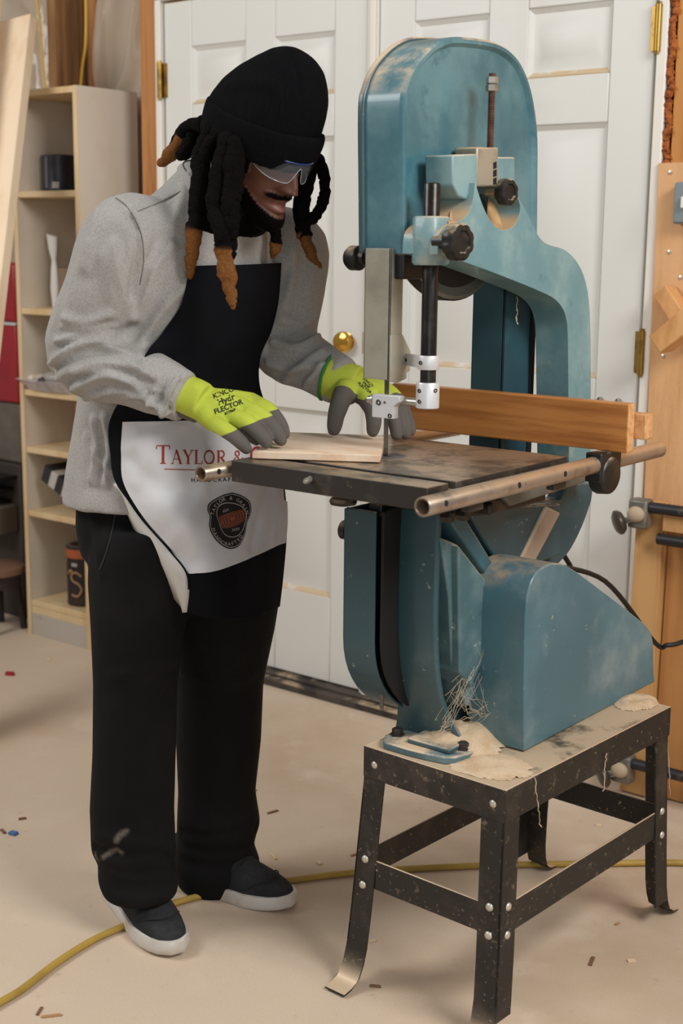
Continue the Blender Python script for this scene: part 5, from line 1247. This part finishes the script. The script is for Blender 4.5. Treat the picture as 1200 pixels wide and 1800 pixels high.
# glue-up panel with pipe clamps, leaning on the wall
M_gl = mat('glue-up board', '#c99a63', .6, streak=((6, 6, .5), 2.6, '#b07f48', .42, .7), var=(9, '#8a5c34', .76, .84))
def qb(pts, Y0, thk, lab, material, name='clamped_board'):
    m = MB(); P = [gy(a, b_, y) for (a, b_), y in zip(pts, Y0)]; m.add(P+[p+Vector((.0, thk, 0)) for p in P], [(0, 1, 2, 3), (7, 6, 5, 4), (0, 4, 5, 1), (1, 5, 6, 2), (2, 6, 7, 3), (3, 7, 4, 0)])
    return tag(m.build(name, material, None, 30, .002), lab, 'board')
b1 = [gy(1128, 885, -.105), gy(1166, 885, -.105)]
x0, x1 = gy(1093, 1080, -.12).x, gy(1150, 1080, -.12).x
def lboard(x0, x1, ztop, y0t, y0b, thk, lab, material): 
    m = MB(); V = []
    for z_, y_ in ((.004, y0b), (ztop, y0t)): V += [(x0, y_, z_), (x1, y_, z_), (x1, y_+thk, z_), (x0, y_+thk, z_)]
    return tag(m.add(V, [(0, 3, 2, 1), (4, 5, 6, 7), (0, 1, 5, 4), (1, 2, 6, 5), (2, 3, 7, 6), (3, 0, 4, 7)]).build('clamped_board', material, None, 30, .002), lab, 'board')
zt = gy(1150, 885, -.10).z
xa = gy(1112, 960, -.11).x; xb = gy(1160, 960, -.11).x
lboard(xa, xb, zt, -.10, -.115, .035, 'tan board edge held by the pipe clamp right of the door', M_gl)
lboard(xb+.004, xb+.55, zt-.035, -.075, -.09, .03, 'wide orange-brown board clamped behind the tan one at the right edge', mat('orange board', '#b9824a', .6, streak=((5, 5, .5), 2.4, '#a06b38', .42, .7)))
M_bar = mat('black pipe', '#2c2b2e', .45, .3, var=(20, '#5a5047', .62, .75))
def clampset(py, name, lab, Y):
    a = gy(1150, py, Y); t = thing(name, lab, 'clamp', a)
    zc_ = a.z
    MB().cyl((xa+.02, Y, zc_), (xb+.6, Y, zc_), .0135, 18).build('pipe', M_bar, t, 40)
    hx = xa+.012
    MB().box((hx-.012, Y-.020, zc_-.052), (hx+.036, Y-.014+.035, zc_+.018)).build('jaw', mat('cast jaw', '#77746a', .45, .5, var=(18, '#a79a84', .5, .7)), t, 40, .006)
    MB().ell((hx+.012, Y-.024, zc_-.016), (.022, .014, .019), 18, 10).build('jaw_boss', mat('dusty boss', '#b49f86', .7), t, 60)
    MB().lathe((hx-.028, Y-.026, zc_-.040), (-.55, -.6, -.25), [(.01, -.012), (.024, -.008), (.030, .0), (.030, .006), (.022, .012), (.006, .014)], 24).build('screw_disc', mat('dark iron disc', '#4c463e', .4, .5), t, 40)
    MB().cyl((hx-.03, Y-.022, zc_-.038), (hx+.01, Y-.01, zc_-.03), .008, 12).build('screw', M_zinc, t, 40)
    return t, zc_
t, zc_ = clampset(893, 'pipe_clamp', 'upper pipe clamp with iron jaw gripping the boards right of the door', -.128)
MB().cyl((xb+.002, -.128, zc_-.072), (xb+.6, -.128, zc_-.072), .0135, 18).build('pipe', M_bar, t, 40)
o = MB().box((xb+.006, -.118, zc_-.055), (xb+.55, -.092, zc_-.018)).build('clamp_batten', M_lt, None, 30, .002); tag(o, 'pale batten between the two black pipes of the upper clamp', 'batten')
t, z2 = clampset(1352, 'pipe_clamp', 'lower pipe clamp near the floor behind the stand', -.145)
# cords
cordm = mat('black rubber cord', '#151515', .5)
pp = smoothpath([gx(975, 955, .985), gx(990, 975, 1.0), gx(1004, 1005, 1.0), (1.03, -.78, .72), (1.06, -.60, .66), gy(1150, 1129, -.42), gy(1172, 1134, -.40), gy(1200, 1128, -.38), gy(1260, 1100, -.34), gy(1300, 1180, -.2), (1.25, -.16, .012), (1.5, -.2, .008)], 8)
tag(MB().tube(pp, .0052, 10).build('power_cord', cordm, None, 60), 'black power cord running from behind the saw to the right edge', 'cord')
pts = [gz(a, b_, .0075) for a, b_ in [(-60, 1800), (0, 1762), (40, 1738), (100, 1692), (160, 1654), (212, 1630), (262, 1606), (315, 1585), (390, 1566), (455, 1556), (520, 1546), (600, 1536), (700, 1528), (860, 1521), (960, 1519), (1060, 1518), (1200, 1517), (1330, 1530), (1480, 1575), (1600, 1640)]]
tag(MB().tube(smoothpath(pts, 6), .0068, 10).build('extension_cord', mat('yellow extension cord', '#b3933f', .55, var=(10, '#9c7f35', .4, .7)), None, 60), 'yellow extension cord snaking across the floor behind the shoes', 'cord')
# floor scraps
def scrap(px, py, sx, sy, sz, col, name, lab, rz, cat='scrap', group=None):
    p = gz(px, py, 0); m = MB(); rot = Matrix.Rotation(rz, 3, 'Z'); c_ = Vector((p.x, p.y, sz/2+.0005))
    vs = [c_+rot @ Vector((x*sx/2*(1-.3*(z > 0)*(x > 0)), y*sy/2, z*sz/2)) for z in (-1, 1) for y in (-1, 1) for x in (-1, 1)]
    m.add(vs, [(0, 2, 3, 1), (4, 5, 7, 6), (0, 1, 5, 4), (2, 6, 7, 3), (0, 4, 6, 2), (1, 3, 7, 5)])
    return tag(m.build(name, mat(name+col, col, .7), None, 30), lab, cat, group)
scrap(18, 1187, .028, .014, .010, '#a02a2a', 'red_scrap', 'small red scrap on the floor left of the legs', .5)
scrap(24, 1467, .020, .014, .006, '#4a6fa5', 'blue_scrap', 'small blue scrap on the floor at the left edge', .2)
rs = random.Random(5)
for px, py in [(5, 1462), (85, 1160), (480, 1506), (655, 1655), (585, 1740), (445, 1390), (480, 1428), (1052, 1452), (1110, 1690), (1040, 1690), (560, 1518), (628, 1502), (92, 1787), (70, 1778), (1085, 1625), (660, 1735), (40, 1440), (850, 1742)]:
    scrap(px, py, rs.uniform(.012, .038), rs.uniform(.004, .008), .003, rs.choice(['#e0c6a2', '#b58a62', '#7d5a40']), 'wood_chip', 'small wood chip lying on the dusty floor', rs.uniform(0, 3), 'chip', 'wood chips scattered on the floor')
